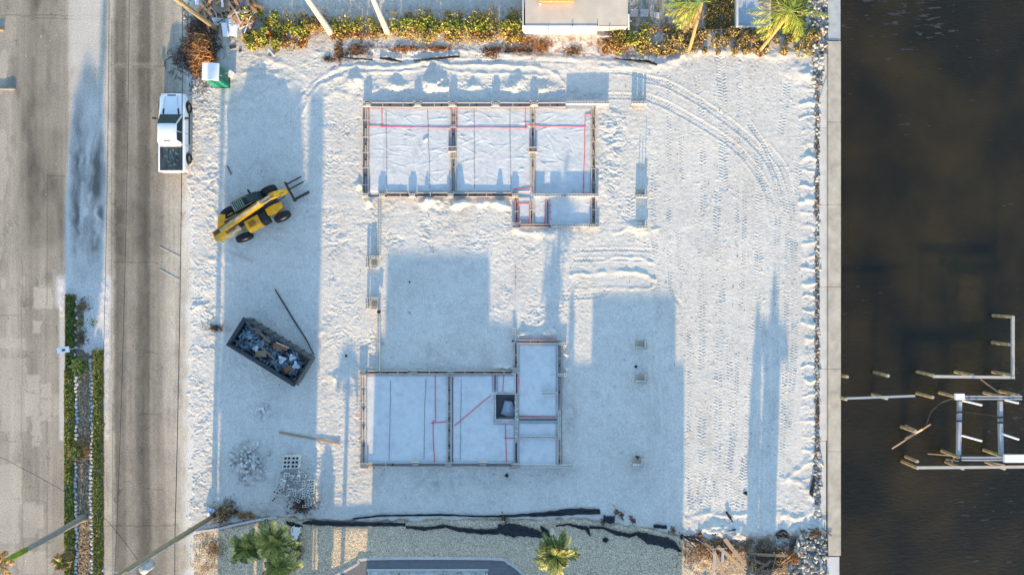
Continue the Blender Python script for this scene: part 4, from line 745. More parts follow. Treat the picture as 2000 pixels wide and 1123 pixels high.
def cloth(c, r, h, label, m=m_cloth, seed=0, cat='sheet', z=None, name='crumpled_sheet', n=16, asp=1.0):
    mb = MB(); rr = random.Random(seed); ring_ = []
    V = [(0, 0, h)]
    for j in range(1, 6):
        for k in range(n):
            a = 2 * math.pi * k / n; q = r * j / 5 * (1 + .3 * math.sin(3 * a + seed) * j / 5 + rr.uniform(-.12, .12)); V.append((q * math.cos(a) * asp, q * math.sin(a), h * (1 - (j / 5) ** 2) * rr.uniform(.5, 1.3) + rr.uniform(0, .06)))
    F = [(0, 1 + k, 1 + (k + 1) % n) for k in range(n)] + [(1 + (j - 1) * n + k, 1 + j * n + k, 1 + j * n + (k + 1) % n, 1 + (j - 1) * n + (k + 1) % n) for j in range(1, 5) for k in range(n)]
    V += [(v[0], v[1], -.03) for v in V[-n:]]; b0 = 1 + 4 * n; F += [(b0 + k, b0 + n + k, b0 + n + (k + 1) % n, b0 + (k + 1) % n) for k in range(n)]
    mb.add(V, F); o = mb.build(name, m); o.location = c; return tag(o, label, cat)
cloth(dl(1.0, -.1, 1.0), .27, .08, 'crumpled white sheet in the middle of the dumpster load', seed=1); cloth(dl(1.55, .45, 1.0), .24, .07, 'crumpled pale sheet beside the cardboard in the dumpster', seed=2); cloth(dl(2.1, .05, 1.0), .27, .06, 'translucent plastic sheet at the tailgate end of the dumpster', seed=3)
cloth(dl(-2.1, .1, .96), .3, .08, 'bluish plastic scraps at the far left end of the dumpster', mat('blue_plastic', (.25, .36, .42), (.12, .18, .2), 8, .5), 4); cloth(dl(-1.1, -.45, .96), .22, .1, 'grey plastic bag against the near wall of the dumpster', seed=5)
for (a, b, w, lb, m) in [((-.1, .45, 1.02), (.9, .85, 1.06), .4, 'flattened brown cardboard box leaning on the far dumpster wall', m_card), ((1.6, -.75, 1.0), (1.9, -.15, 1.05), .34, 'folded brown cardboard sheet between two plastic sheets in the dumpster', m_card), ((.0, .8, 1.2), (1.05, .95, 1.25), .06, 'thin white strip along the far rim of the dumpster', m_white), ((-.9, -.75, 1.02), (-.2, -.35, 1.04), .45, 'bundle of yellowish slats in the near half of the dumpster', m_wood),
                        ((-2.0, .8, 1.0), (-.4, .55, 1.05), .2, 'long dark board along the far wall of the dumpster', m_wood2), ((-.9, -.1, 1.02), (.5, -.35, 1.04), .1, 'narrow board lying lengthwise in the dumpster centre', m_wood2), ((1.2, -.8, .86), (2.5, -.55, .92), .07, 'crooked batten near the tailgate of the dumpster', m_wood)]:
    o = piece('scrap_board' if m not in (m_card,) else 'cardboard_box', m, dl(*a), dl(*b), w, .05); tag(o, lb, 'cardboard' if m is m_card else 'board')
pp = MB(); pp.tube([G(537, 565, .12), G(575, 627, .1), G(597, 661, .1), G(613, 692, .1)], [.05, .06, .05, .035], 8); tag(pp.build('dark_pole', m_steel), 'long dark metal pole lying on shaded sand beside the dumpster', 'pole')
# ---------------------------------------------------------------- portable toilet
pt = thing('portable_toilet', 'green portable toilet with a white roof beside the road', 'portable toilet', (-21.75, 15.55, 0), math.radians(-2))
mb = MB(); mb.box((0, 0, 1.12), (1.12, 1.12, 2.05)); mb.build('cabin', m_green, pt, bevel=.02)
mb = MB(); R = []
for y in (-.61, .61): R.append([Vector((x, y, z)) for x, z in [(-.61, 2.1), (.61, 2.1), (.61, 2.2), (.3, 2.3), (0, 2.34), (-.3, 2.3), (-.61, 2.2)]])
mb.loft(R); mb.build('roof', m_white, pt, bevel=.02)
for y in (-.4, .4): mb = MB(); mb.box((.575, y, 1.1), (.03, .05, 1.9)); mb.build('corner_post', m_green, pt)
mb = MB(); mb.box((.58, 0, 1.1), (.03, .6, 1.8)); mb.build('door', mat('dark_green_plastic', (.006, .14, .09), None, 3, .5), pt); mb = MB(); mb.box((.6, -.2, 2.0), (.3, .04, .04)); mb.box((.6, .25, 1.0), (.25, .04, .04)); mb.build('handle', m_grey, pt)
mb = MB(); mb.box((0, 0, .05), (1.2, 1.2, .1)); mb.build('base', m_trim, pt)
hw = thing('white_box', 'small tilted white plastic box on the sand beside the portable toilet', 'box', G(454, 148), math.radians(-35)); mb = MB(); mb.box((0, 0, .22), (.36, .46, .4)); mb.build('body', m_grey, hw, bevel=.03); mb = MB(); mb.box((0, 0, .44), (.4, .5, .04)); mb.build('lid', m_white, hw, bevel=.015)
# ---------------------------------------------------------------- buildings to the south (outside the frame) that throw the long shade
def bldg(name, label, x0, x1, y0, depth, z0, z1, grp=None, stilts=False):
    A = G(x0, y0); B = G(x1, y0); D = depth; t = thing(name, label, 'house', ((A.x + B.x) / 2, A.y - D / 2, 0)); w = B.x - A.x
    mb = MB(); mb.box((0, 0, (z0 + z1) / 2), (w, D, z1 - z0)); mb.build('wall', m_stucco, t)
    mb = MB(); mb.box((0, 0, z1 + .03), (w - .3, D - .3, .06)); mb.build('roof', m_roofing, t)
    n = max(1, int(w / 2.6))
    for f in range(int((z1 - z0) // 2.9)):
        for k in range(n):
            mb = MB(); mb.box((-w / 2 + (k + .5) * w / n, D / 2 + .02, z0 + 1.6 + f * 2.9), (1.2, .06, 1.3)); mb.build('window', m_glass, t)
    if stilts:
        for k in range(4):
            for s in (-1, 1): mb = MB(); mb.box((-w / 2 + .25 + k * (w - .5) / 3, s * (D / 2 - .3), z0 / 2), (.4, .4, z0)); mb.build('stilt', m_stucco, t)
    return t
hgt = lambda tip, y: (y - tip) / K * TAN
for (nm, lb, x0, x1, tip, dp_, z0) in [('house', 'central wing of the pale house south of the gravel yard', 736, 936, 492, 9, 0), ('house', 'narrow west wing of the pale house south of the gravel yard', 718, 735.5, 650, 8, 0), ('house', 'low link between the two wings of the pale house to the south', 936.5, 985, 625, 8, 0),
                                     ('house', 'link building with a palm before it in the pale house to the south', 985.5, 1085, 645, 8, 0), ('house', 'low east link of the pale house to the south', 1085.5, 1139, 705, 8, 0), ('house', 'east wing of the pale house south of the gravel yard', 1139.5, 1301, 572, 9, 0), ('house', 'low eastern edge of the pale house to the south', 1301.5, 1321, 706, 8, 0)]:
    bldg(nm, lb, x0, x1, 1290, dp_, z0, hgt(tip, 1290))
UZ = lambda yl: (1290 + 104 - yl) / K * TAN
for (lb, xa_, xb_, tp, yl) in [('west end of the house on stilts south west of the lot', 419, 442, 165, 1010), ('bay of the stilt house with an undercroft opened to pass sun', 442.5, 476, 160, 905), ('middle of the tall stilt house south west of the lot', 476.5, 545, 165, 1015), ('bay beside the low middle of the stilt house', 545.5, 562, 168, 960), ('lower middle part of the stilt house south west of the lot', 562.5, 575.5, 350, 1010), ('east end of the house on stilts south west of the lot', 576, 604, 172, 1010)]:
    bldg('stilt_house', lb, xa_, xb_, 1290, 4, UZ(yl), hgt(tp, 1290), stilts=True)  # unseen house, its heights and undercrofts shaped to let sun patches through
aw = thing('added_carport_roof', 'unseen flat carport roof added to cast a band of shade between the houses', 'carport', (G(661, 1290).x, G(661, 1290).y, 0)); mb = MB(); mb.box((0, 0, 2.52), (112 / K, 1.2, .18)); mb.build('roof', m_roofing, aw)  # unseen slab added for the band of shade it throws
for s in (-1, 1): mb = MB(); mb.box((s * 2, 0, 1.2), (.12, .12, 2.44)); mb.build('post', m_stucco, aw)
# ---------------------------------------------------------------- vegetation builders
def leafmesh(name, m, leaves, parent=None):
    """leaves: list of (centre, u, v, colour): a folded leaf of two triangles pairs"""
    n = len(leaves); V = np.zeros((n * 4, 3), np.float32); C = np.ones((n * 4, 4), np.float32)
    for i, (c, u, v, col) in enumerate(leaves):
        V[i * 4] = c - u; V[i * 4 + 1] = c - v * .9 + u * .1; V[i * 4 + 2] = c + u; V[i * 4 + 3] = c + v; C[i * 4:i * 4 + 4, :3] = col
    me = bpy.data.meshes.new(name); me.vertices.add(n * 4); me.vertices.foreach_set('co', V.reshape(-1)); me.loops.add(n * 4); me.loops.foreach_set('vertex_index', np.arange(n * 4, dtype=np.int32))
    me.polygons.add(n); me.polygons.foreach_set('loop_start', np.arange(n, dtype=np.int32) * 4); me.update(calc_edges=True)
    a = me.color_attributes.new('Col', 'FLOAT_COLOR', 'POINT'); a.data.foreach_set('color', C.reshape(-1)); me.materials.append(m)
    o = bpy.data.objects.new(name, me); return link(o, parent)
def rv(): 
    v = Vector((random.gauss(0, 1), random.gauss(0, 1), random.gauss(0, 1))); return v.normalized()
def cloud(n, fn, size, cols, up=.4):
    out = []
    for _ in range(n):
        c = fn(); nrm = (rv() + Vector((0, 0, up))).normalized(); u = nrm.cross(rv()).normalized(); v = nrm.cross(u); s = size * random.uniform(.6, 1.3); col = random.choice(cols); b = random.uniform(.75, 1.25)
        out.append((c, u * s, v * s * .55, tuple(q * b for q in col)))
    return out
GREEN = [(.14, .20, .03), (.22, .27, .035), (.32, .34, .05), (.42, .38, .06), (.06, .10, .02)]; YEL = [(.44, .40, .10), (.50, .43, .17), (.34, .34, .09), (.48, .32, .13)]; ORG = [(.4, .2, .06), (.3, .14, .04), (.46, .28, .1), (.2, .1, .04)]; BRN = [(.34, .24, .11), (.26, .17, .08), (.42, .31, .17), (.18, .12, .06), (.3, .26, .1)]
def bush(label, x0, x1, y0, y1, h, mix, n=None, name='shrub', size=.10, cat='shrub', grp='shrubs in the battered hedge row'):
    a = G((x0 + x1) / 2, (y0 + y1) / 2); rx = (x1 - x0) / 2 / K; ry = (y1 - y0) / 2 / K; t = thing(name, label, cat, a, 0, grp)
    n = n or int(rx * ry * 4 * 430); ph = random.uniform(0, 9); lv = []
    clumps = [(random.uniform(-rx, rx), random.uniform(-ry, ry) * .9, random.uniform(.16, .42)) for _ in range(int(rx * ry * 13) + 4)]
    def f():
        q = random.choice(clumps); r = q[2]; d = rv(); hh = h * (.55 + .45 * math.sin(q[0] * 2.3 + ph) * math.cos(q[1] * 3 + ph)) * (1 - .5 * (abs(q[1]) / ry) ** 2)
        return Vector((q[0] + d.x * r, q[1] * 1.12 + d.y * r * 1.15, max(.03, hh * .75 + d.z * r * .8)))
    for frac, cols, zone in mix:
        if zone == 's': g = lambda: (lambda p: Vector((p.x, -abs(p.y) * .9 - .05, p.z * .6)))(f())
        elif zone == 'n': g = lambda: (lambda p: Vector((p.x, abs(p.y) * .8 - ry * .35, p.z * 1.15)))(f())
        else: g = f
        lv += cloud(int(n * frac), g, size, cols)
    leafmesh('foliage', m_leaf, lv, t); mb = MB()
    for q in clumps[:14]: mb.tube([(q[0] * .6, q[1] * .6, 0), (q[0] * .8 + random.uniform(-.1, .1), q[1] * .85, h * .35), (q[0], q[1], h * .7)], [.03, .022, .008], 5)
    tag(mb.build('stem', m_stem, t), kind='stuff'); return t
def frond(P0, az, L, rise, droop, nl=15, lw=.5, cols=GREEN, wd=.024, twist=0):
    """pinnate frond: returns leaf quads and the rachis points"""
    d = Vector((math.cos(az), math.sin(az), 0)); side = Vector((-d.y, d.x, 0)); pts = []
    for i in range(9):
        t = i / 8; pts.append(P0 + d * L * (t * (1 - .12 * t)) + Vector((0, 0, rise * L * t - droop * L * t * t)) + side * twist * L * t * t)
    lv = []; col0 = random.choice(cols)
    for i in range(nl * 2):
        t = .12 + .88 * i / (nl * 2); k = min(7, int(t * 8)); f = t * 8 - k; p = pts[k].lerp(pts[k + 1], f); ax = (pts[k + 1] - pts[k]).normalized()
        ll = lw * math.sin(math.pi * min(1, .12 + .86 * t)) ** .7 * random.uniform(.8, 1.15)
        for s in (-1, 1):
            v = (side * s * random.uniform(.45, .8) + ax * .8 + Vector((0, 0, random.uniform(-.6, .35)))).normalized() * ll / 2; w = v.cross(Vector((0, 0, 1))).normalized() * wd; w.z += random.uniform(-.015, .015)
            b = random.uniform(.7, 1.3); lv.append((p + v, v, w, tuple(q * b for q in (col0 if random.random() < .7 else random.choice(cols)))))
    return lv, pts
def palm(label, base, top, h, fronds, m_tr, r0=.17, r1=.12, name='palm_tree', shaft=0, bend=.2, cat='palm tree', swollen=1.25):
    """base/top: ground points (world xy) of the trunk foot and of the crown"""
    b = Vector((base[0], base[1], 0)); c = Vector((top[0], top[1], h)); t = thing(name, label, cat, b); mb = MB(); P = []; R = []
    for i in range(13):
        s = i / 12; q = (c - b) * s; q.x = (c - b).x * (s ** (1 + bend)); q.y = (c - b).y * (s ** (1 + bend)); P.append(q); R.append(r0 * (swollen if i == 0 else 1) * (1 - s) + r1 * s + (.012 if i % 2 else 0))
    mb.tube(P, R, 12); mb.build('trunk', m_tr, t, True); top_ = P[-1]; d = (P[-1] - P[-2]).normalized()
    if shaft:
        mb = MB(); mb.tube([top_, top_ + d * shaft * .5, top_ + d * shaft], [r1 * 1.15, r1 * 1.3, r1 * .6], 10); mb.build('crownshaft', m_shaft, t, True); top_ = top_ + d * shaft
    for (az, L, rise, droop, cols, lw) in fronds:
        lv, pts = frond(top_, math.radians(az), L, rise, droop, cols=cols, lw=lw); f = leafmesh('frond', m_leaf, lv, t)
        mb = MB(); mb.tube(pts, [.035, .03, .028, .025, .022, .018, .015, .012, .008], 5); mb.build('rachis', m_shaft if cols is not ORG and cols is not BRN else m_trunko, f)
    return t
def Gx(px, py, h=0): v = G(px, py, h); return (v.x, v.y)
# hedge row along the top
gm = [(.4, GREEN, 'n'), (.36, YEL, ''), (.08, ORG, ''), (.16, ORG, 's')]; ym = [(.27, GREEN, 'n'), (.38, YEL, ''), (.12, ORG, ''), (.23, ORG, 's')]; bmx = [(.75, BRN, ''), (.13, YEL, ''), (.12, ORG, '')]
bush('tall bright green shrub at the left end of the hedge next to the timber pile', 486, 548, 24, 94, 1.35, [(.5, GREEN, ''), (.34, YEL, ''), (.16, ORG, 's')], size=.13); bush('green and rusty shrub between the left end shrub and the first pale palm trunk', 538, 600, 34, 92, 1.0, [(.35, GREEN, 'n'), (.25, YEL, ''), (.4, ORG, 's')]); bush('thin rusty shrub just left of the first pale palm trunk', 592, 645, 38, 74, .7, [(.3, YEL, 'n'), (.7, ORG, '')])
bush('low orange and yellow shrub between the two pale palm trunks', 650, 752, 38, 76, .7, [(.2, GREEN, 'n'), (.4, YEL, ''), (.4, ORG, 's')]); bush('bright green shrub right of the second pale palm trunk', 762, 832, 28, 78, 1.0, gm); bush('yellow green shrub in the middle of the long green hedge', 822, 890, 30, 80, .95, gm)
bush('yellow green shrub with orange foot in the right half of the long green hedge', 880, 945, 30, 82, .95, ym); bush('shrub at the right end of the green hedge by the raised terrace', 935, 1022, 28, 82, .9, ym)
bush('rusty low shrub under the open right end of the terrace', 1165, 1225, 66, 106, .5, [(.7, ORG, ''), (.3, BRN, '')]); bush('yellow green shrub around the right corner of the terrace', 1200, 1262, 50, 108, .8, [(.5, YEL, ''), (.3, GREEN, 'n'), (.2, ORG, 's')]); bush('sparse brown and yellow shrub left of the first leaning palm', 1255, 1335, 58, 104, .5, [(.55, BRN, ''), (.3, YEL, ''), (.15, ORG, '')])
bush('brown hedge shrub just right of the first leaning palm', 1335, 1420, 60, 104, .6, bmx); bush('brown hedge shrub below the white framed basin', 1410, 1490, 58, 104, .6, bmx); bush('brown hedge shrub right of the second leaning palm', 1480, 1555, 62, 106, .6, bmx); bush('last brown hedge shrub beside the limestone riprap', 1540, 1596, 60, 104, .6, [(.6, BRN, ''), (.4, YEL, '')])
# palms
def ring_fronds(n, L, rise, droop, cols, lw, a0=0, jit=12): return [(a0 + 360 / n * k + random.uniform(-jit, jit), L * random.uniform(.85, 1.1), rise * random.uniform(.7, 1.3), droop * random.uniform(.8, 1.2), random.choice(cols) if isinstance(cols[0], list) else cols, lw) for k in range(n)]
palm('pale trunked palm leaning up out of the hedge, the left of the two', Gx(646, 64), Gx(589, -18, 7.6), 7.6, [(250, 1.0, .1, .4, ORG, .3), (200, 1.1, .1, .6, ORG, .3), (90, 2, .3, .4, GREEN, .4), (130, 2, .3, .4, GREEN, .4)], m_trunk, .24, .17, shaft=.9)
palm('pale trunked palm leaning up out of the hedge, the right of the two', Gx(757, 64), Gx(724, -12, 7.6), 7.6, [(205, 1.6, .05, .25, ORG, .25), (188, 1.7, .0, .2, ORG, .25), (90, 2, .3, .4, GREEN, .4), (40, 2, .3, .4, GREEN, .4)], m_trunk, .23, .15, shaft=.7)
palm('wind bent palm with green fronds over the brown lawn, the left of the two', Gx(1345, 100), Gx(1371, 6, 6.6), 6.6, [(178, 2.7, .05, .2, [GREEN[1], GREEN[2]], .75), (192, 2.6, -.02, .25, [GREEN[1], GREEN[3]], .75), (207, 2.2, -.1, .3, [GREEN[2], YEL[0]], .7), (222, 2.1, -.1, .5, [GREEN[1], YEL[1]], .65), (238, 1.9, -.2, .6, [YEL[0], BRN[0]], .6), (252, 1.4, -.3, .7, BRN, .5), (160, 2.4, .1, .2, GREEN, .7), (90, 1.4, .4, .3, GREEN, .6), (20, 1.0, .4, .3, GREEN, .5)], m_trunko, .13, .08, bend=.1)
palm('wind bent palm with drooping fronds beside the riprap, the right of the two', Gx(1483, 100), Gx(1546, 22, 6.4), 6.4, [(178, 3.2, .05, .22, [YEL[1], GREEN[2]], .6), (190, 2.8, 0, .3, [GREEN[2], YEL[1]], .75), (160, 2.6, .1, .2, [YEL[1], ORG[2]], .6), (207, 2.5, -.05, .4, [GREEN[1], GREEN[2]], .75), (222, 2.4, -.2, .4, [GREEN[3], BRN[0]], .7), (268, 1.3, -.2, .6, [GREEN[2]], .6), (300, 2.1, -.1, .5, [GREEN[1], GREEN[2]], .75), (318, 1.9, -.1, .5, [GREEN[1]], .7), (355, 3.0, .0, .12, [GREEN[2], ORG[0]], .4), (20, 1.9, .1, .3, GREEN, .7), (60, 1.5, .3, .3, GREEN, .7), (110, 1.6, .3, .3, [GREEN[0]], .7), (140, 2, .2, .3, [GREEN[0], GREEN[1]], .7)], m_trunko, .14, .08, bend=.15)
palm('tall grey royal palm leaning out of the median bed at the lower left', Gx(165, 1010), Gx(50, 1074, 7.3), 7.3, ring_fronds(7, 1.0, .5, .5, [ORG, ORG, GREEN], .35), m_trunkg, .24, .17, shaft=2.6, bend=-.1, swollen=1.5)
def tuft(label, base, top, h, n, L, seed, cols=None, n2=1.0):
    random.seed(seed); cols = cols or [[(.08, .12, .03), (.13, .16, .04)], [(.17, .19, .05), (.09, .12, .03)], [(.06, .09, .03), (.3, .28, .09)], [(.60, .52, .16), (.26, .28, .08)], [(.66, .56, .2), (.4, .38, .12)]]  # bright yellow entries paint sun on the fronds into their leaf colour
    fr = ring_fronds(n, L, .2, .5, cols, .5, jit=25) + ring_fronds(n // 2, L * .75, .5, .5, cols, .4, 11, 30) + ring_fronds(n // 2, L * .5, .9, .35, [[(.2, .2, .05), (.3, .27, .07)], [(.3, .26, .07), (.16, .16, .04)], [(.08, .1, .02)]], .34, 20, 35)
    fr = [(a, l * random.uniform(.7, 1.12), r, dd * random.uniform(.6, 1.5), c, w) for a, l, r, dd, c, w in fr]; return palm(label, base, top, h, fr, m_trunk, .17, .12, name='short_palm', bend=0)
tuft('bushy palm at the lower left with crown nearest the white curb line', Gx(562, 1040), Gx(532, 1060, 4.2), 4.2, 26, 1.9, 3); tuft('bushy palm crown at the lower left closest to the road', Gx(520, 1050), Gx(478, 1072, 3.6), 3.6, 20, 1.5, 4); tuft('bushy palm crown touching the bottom edge at the lower left', Gx(575, 1072), Gx(545, 1108, 4.0), 4.0, 22, 1.75, 5)
tuft('small bushy palm on the gravel yard right of the paved driveway', Gx(1078, 1034), Gx(1086, 1086, 5.7), 5.7, 24, 1.75, 6)
random.seed(11)
tuft('brown and olive palm tuft in the median bed', Gx(157, 880), Gx(150, 882, .9), .9, 15, .85, 8, [[ORG[3], BRN[3]], [BRN[0], BRN[3]], [GREEN[4], BRN[1]]]); tuft('small green plant in the median bed near the sand drift end', Gx(158, 722), Gx(152, 716, .6), .6, 10, .6, 9, [[GREEN[0], GREEN[4]], [GREEN[1], YEL[0]]]); tuft('dried brown frond tuft over the left kerb at the very bottom', Gx(138, 1104), Gx(118, 1098, 1.4), 1.4, 9, .75, 10, [[ORG[3], BRN[0]], [ORG[0], BRN[3]]])
# palms and trees south of the frame whose shadows lie across the lot
def farpalm(label, x, y, h, seed, L=1.6, n=12): random.seed(seed); palm(label, Gx(x, y), Gx(x + 3, y), h, ring_fronds(n, L, .35, .9, [GREEN, GREEN, BRN], .5), m_trunkg, .16, .13)
farpalm('slender palm before the low link of the pale house', 1058, 1268, hgt(470, 1268) - .5, 21, .9, 16); farpalm('short palm between the stilt house and the pale house', 664, 1262, hgt(690, 1262), 22, 1.0, 14); farpalm('palm south of the sea wall end, left one', 1478, 1270, hgt(640, 1270), 23, .7, 18); farpalm('palm south of the sea wall end, right one', 1503, 1275, hgt(640, 1275), 24, .7, 18)
def tree(label, x, y, z0, z1, r, n, seed, name='leafy_tree', size=.2, asp=1, power=2):
    random.seed(seed); t = thing(name, label, 'tree', G(x, y)); mb = MB(); mb.tube([(0, 0, 0), (.1, 0, z0 + .4), (0, 0, (z0 + z1) / 2)], [.18, .14, .05], 8); mb.build('trunk', m_trunkg, t)
    def f():
        d = rv(); q = random.random() ** .4; zz = d.z * q; wgt = (1 - abs(zz) ** power) ** .5 if power != 2 else 1; return Vector((d.x * q * r * wgt, d.y * q * r * wgt, (z0 + z1) / 2 + zz * (z1 - z0) / 2))
    leafmesh('crown', m_leaf, cloud(n, f, size, GREEN), t); return t
tree('columnar evergreen south of the lot near the water, taller one', 1494, 1262, .3, hgt(535, 1262), .50, 2600, 31, 'columnar_tree', power=3); tree('columnar evergreen south of the lot near the water, shorter one', 1463, 1266, .3, hgt(600, 1266), .42, 2000, 32, 'columnar_tree', power=3)
tree('dense street tree in the median south of the frame', 143, 1330, hgt(720, 1330), hgt(120, 1330), 1.5, 5200, 33, size=.24); tree('feathery tree before the link of the pale house', 1062, 1262, .6, hgt(455, 1262), .75, 2200, 34, 'columnar_tree', power=3); tree('small feathery tree before the low link', 988, 1262, 2, hgt(600, 1262), .45, 900, 35); tree('thin tree at the east link', 1100, 1262, 2, hgt(560, 1262), .25, 500, 36)
tree('broad shrub by the stilt house', 630, 1262, 1, hgt(860, 1262), .6, 900, 37)
random.seed(12)
# ---------------------------------------------------------------- median planting bed
def strip_hedge(label, x0, x1, y0, y1, cols, n):
    a = G((x0 + x1) / 2, (y0 + y1) / 2); t = thing('low_hedge', label, 'hedge', a); w = (x1 - x0) / K; h = (y1 - y0) / K
    def f():
        v = random.uniform(-.5, .5) * h; e_ = .14 * math.sin(v * 2.1) + .12 * math.sin(v * 5.3 + x0) + .1 * math.sin(v * 11.7)
        if math.sin(v * 1.3 + x0) > .93 and random.random() < .7: v += .5
        u = random.uniform(-.5, .5) * w * (1 + e_) + .02 * math.sin(v * 3.7); return Vector((u, v, .06 + .32 * (1 - (2 * abs(u) / w) ** 3) * random.random() ** .5))
    leafmesh('foliage', m_leaf, cloud(n, f, .065, cols), t)
HG = [(.08, .13, .03), (.12, .17, .04), (.19, .22, .05), (.06, .09, .03)]; HY = [(.30, .30, .07), (.22, .24, .05), (.36, .31, .09), (.12, .15, .04)]
strip_hedge('green low hedge strip, darkened for tree shade, at the sandy head of the median', 129, 148, 575, 720, HG, 5200); strip_hedge('yellow green low hedge strip on the left of the median bed', 127, 147, 721, 1180, HG + HY + HY, 16000); strip_hedge('yellow green low hedge strip on the right of the median bed', 183, 202, 682, 1180, HG + HY + HY, 17000)  # first strip leaves out the yellows, so its colour holds the tree's shade
def rock_me(seed, flat=.7):
    r = random.Random(seed); bmv = MB(); V = []; ph = (1 + 5 ** .5) / 2
    base = [(-1, ph, 0), (1, ph, 0), (-1, -ph, 0), (1, -ph, 0), (0, -1, ph), (0, 1, ph), (0, -1, -ph), (0, 1, -ph), (ph, 0, -1), (ph, 0, 1), (-ph, 0, -1), (-ph, 0, 1)]
    F = [(0, 11, 5), (0, 5, 1), (0, 1, 7), (0, 7, 10), (0, 10, 11), (1, 5, 9), (5, 11, 4), (11, 10, 2), (10, 7, 6), (7, 1, 8), (3, 9, 4), (3, 4, 2), (3, 2, 6), (3, 6, 8), (3, 8, 9), (4, 9, 5), (2, 4, 11), (6, 2, 10), (8, 6, 7), (9, 8, 1)]
    for b in base: s = r.uniform(.38, .62) / 1.9 * 1.0; V.append((b[0] * s * r.uniform(.8, 1.2), b[1] * s, b[2] * s * flat))
    bmv.add(V, F); return bmv
ROCKS = [shared('rock', rock_me(k), [m_rock]) for k in range(6)]; LUMPS = [shared('lump', rock_me(k + 40, .8), [m_rubble]) for k in range(5)]; EDGE = [shared('edging_stone', rock_me(k + 20, .5), [m_rockw]) for k in range(5)]
for sx, y0, lb, side in ((149.5, 590, 'rounded white edging stone in the left row of the median bed', 'left'), (179.5, 690, 'rounded white edging stone in the right row of the median bed', 'right')):
    y = y0
    while y < 1140:
        q = put(random.choice(EDGE), 'edging_stone', G(sx + random.uniform(-1.6, 1.6) + 1.2 * math.sin(y / 40), y, 0) + Vector((0, 0, .08)), (0, 0, random.uniform(0, 6)), (random.uniform(.18, .36), random.uniform(.18, .34), .3), None, lb, 'stone', 'white stones edging the median bed, %s row' % side); y += random.uniform(6.6, 8.6) * (1 if y > 700 else 1.9)
for (x, y) in [(158, 586), (165, 587), (172, 590), (178, 597), (180, 606), (153, 592)]: put(random.choice(EDGE), 'edging_stone', G(x, y) + Vector((0, 0, .08)), (0, 0, random.uniform(0, 6)), (.33, .3, .3), None, 'white edging stone in the curved row at the sandy head of the median', 'stone', 'white stones at the head of the median')
for (x, y, lb) in [(162, 604, 'dark dried plant at the head of the median bed'), (168, 596, 'dark dried plant beside the curved stones'), (160, 652, 'dry brown plant half buried in the median sand'), (163, 664, 'dry plant below the upper dry plant in the median')]:
    bush(lb, x - 8, x + 8, y - 9, y + 9, .25, [(1, [(.16, .11, .07), (.1, .07, .04), (.22, .17, .1)], '')], 160, 'dry_plant', .07, 'plant', None)
for (x, y, lb) in [(181, 632, 'tiny dark weed alone on the median sand'), (158, 633, 'small green weed by the left stone row')]: bush(lb, x - 4, x + 4, y - 4, y + 4, .2, [(1, GREEN, '')], 60, 'weed', .07, 'plant', None)
gmb = MB()
for k in range(2400):
    p = G(random.uniform(153, 177), random.uniform(700, 1170)); s = random.uniform(.05, .12); gmb.box((p.x, p.y, .03), (s, s * .7, s * .6), rz=random.uniform(0, 3))
tag(gmb.build('mulch_gravel', mat('mulch', (.46, .34, .2), (.2, .14, .09), 5, .9, bump=.3)), 'loose brown mulch gravel between the stone rows', 'gravel', kind='stuff')
sg = thing('street_sign', 'small white square street sign seen from above at the left edge of the median', 'street sign', G(160, 679)); mb = MB(); mb.tube([(0, 0, 0), (-.25, 0, 2.0)], .03, 6); mb.build('post', m_galv, sg)
R_ = Matrix.Rotation(math.radians(20), 3, 'Y') @ Matrix.Rotation(math.radians(8), 3, 'Z'); mb = MB(); mb.box((-.15, 0, 2.05), (.78, .42, .03), M=R_); mb.build('plate', m_white, sg); mb = MB(); mb.box((-.12, 0, 2.075), (.2, .14, .02), M=R_); mb.build('marking', m_steel, sg)
lg = MB(); lg.tube([G(-14, 173, .1), G(8, 174, .1), G(24, 174, .12), G(30, 174, .1)], [.07, .09, .12, .08], 12); tag(lg.build('palm_log', m_trunkg, None, True), 'grey palm log lying across the left edge of the left road', 'log')
st_ = MB(); st_.tube([G(-12, 59, .1), G(7, 59, .1)], [.1, .12], 10); tag(st_.build('palm_log', m_trunko, None, True), 'brown stump end at the left edge above the grey palm log', 'log')
# ---------------------------------------------------------------- utility poles and wires
def upole(label, base, top, h):
    b = Vector((*base, 0)); t = thing('utility_pole', label, 'utility pole', b); c = Vector((top[0], top[1], h)) - b; mb = MB(); mb.tube([(0, 0, 0), c * .5, c], [.19, .16, .12], 14); mb.build('shaft', m_pole, t, True); return t, b, c
s1 = Vector(Gx(345, 0, 7)) - Vector(Gx(427, 60)); p1b = Vector(Gx(427, 60)); p1t = p1b + s1 * 13.3 / 7
U1, b1, c1 = upole('leaning wooden utility pole rising from the timber pile at the top', p1b, p1t, 13.3)
s2 = Vector(Gx(230, 1123, 13)) - Vector(Gx(417, 1008)); p2b = Vector(Gx(417, 1008)); U2, b2, c2 = upole('wooden utility pole with a grey transformer at the bottom', p2b, p2b + s2 * 13.6 / 13, 13.6)
xf = c2 * .76; mb = MB(); mb.cyl(xf + Vector((.33, -.42, -.5)), xf + Vector((.33, -.42, .45)), .27, 18); mb.build('transformer', m_grey, U2, True); mb = MB(); mb.box(xf + Vector((.17, -.22, 0)), (.4, .12, .5), rz=-.9); mb.build('bracket', m_galv, U2)
for (f, dx, dy) in [(.80, .28, -.25), (.93, -.9, .25), (.86, .5, -.5)]:
    q = c2 * f; mb = MB(); mb.tube([q, q + Vector((dx, dy, .1))], .035, 6); mb.tube([q + Vector((dx, dy, .05)), q + Vector((dx, dy, .3))], .06, 8); mb.build('insulator_arm', m_galv, U2)
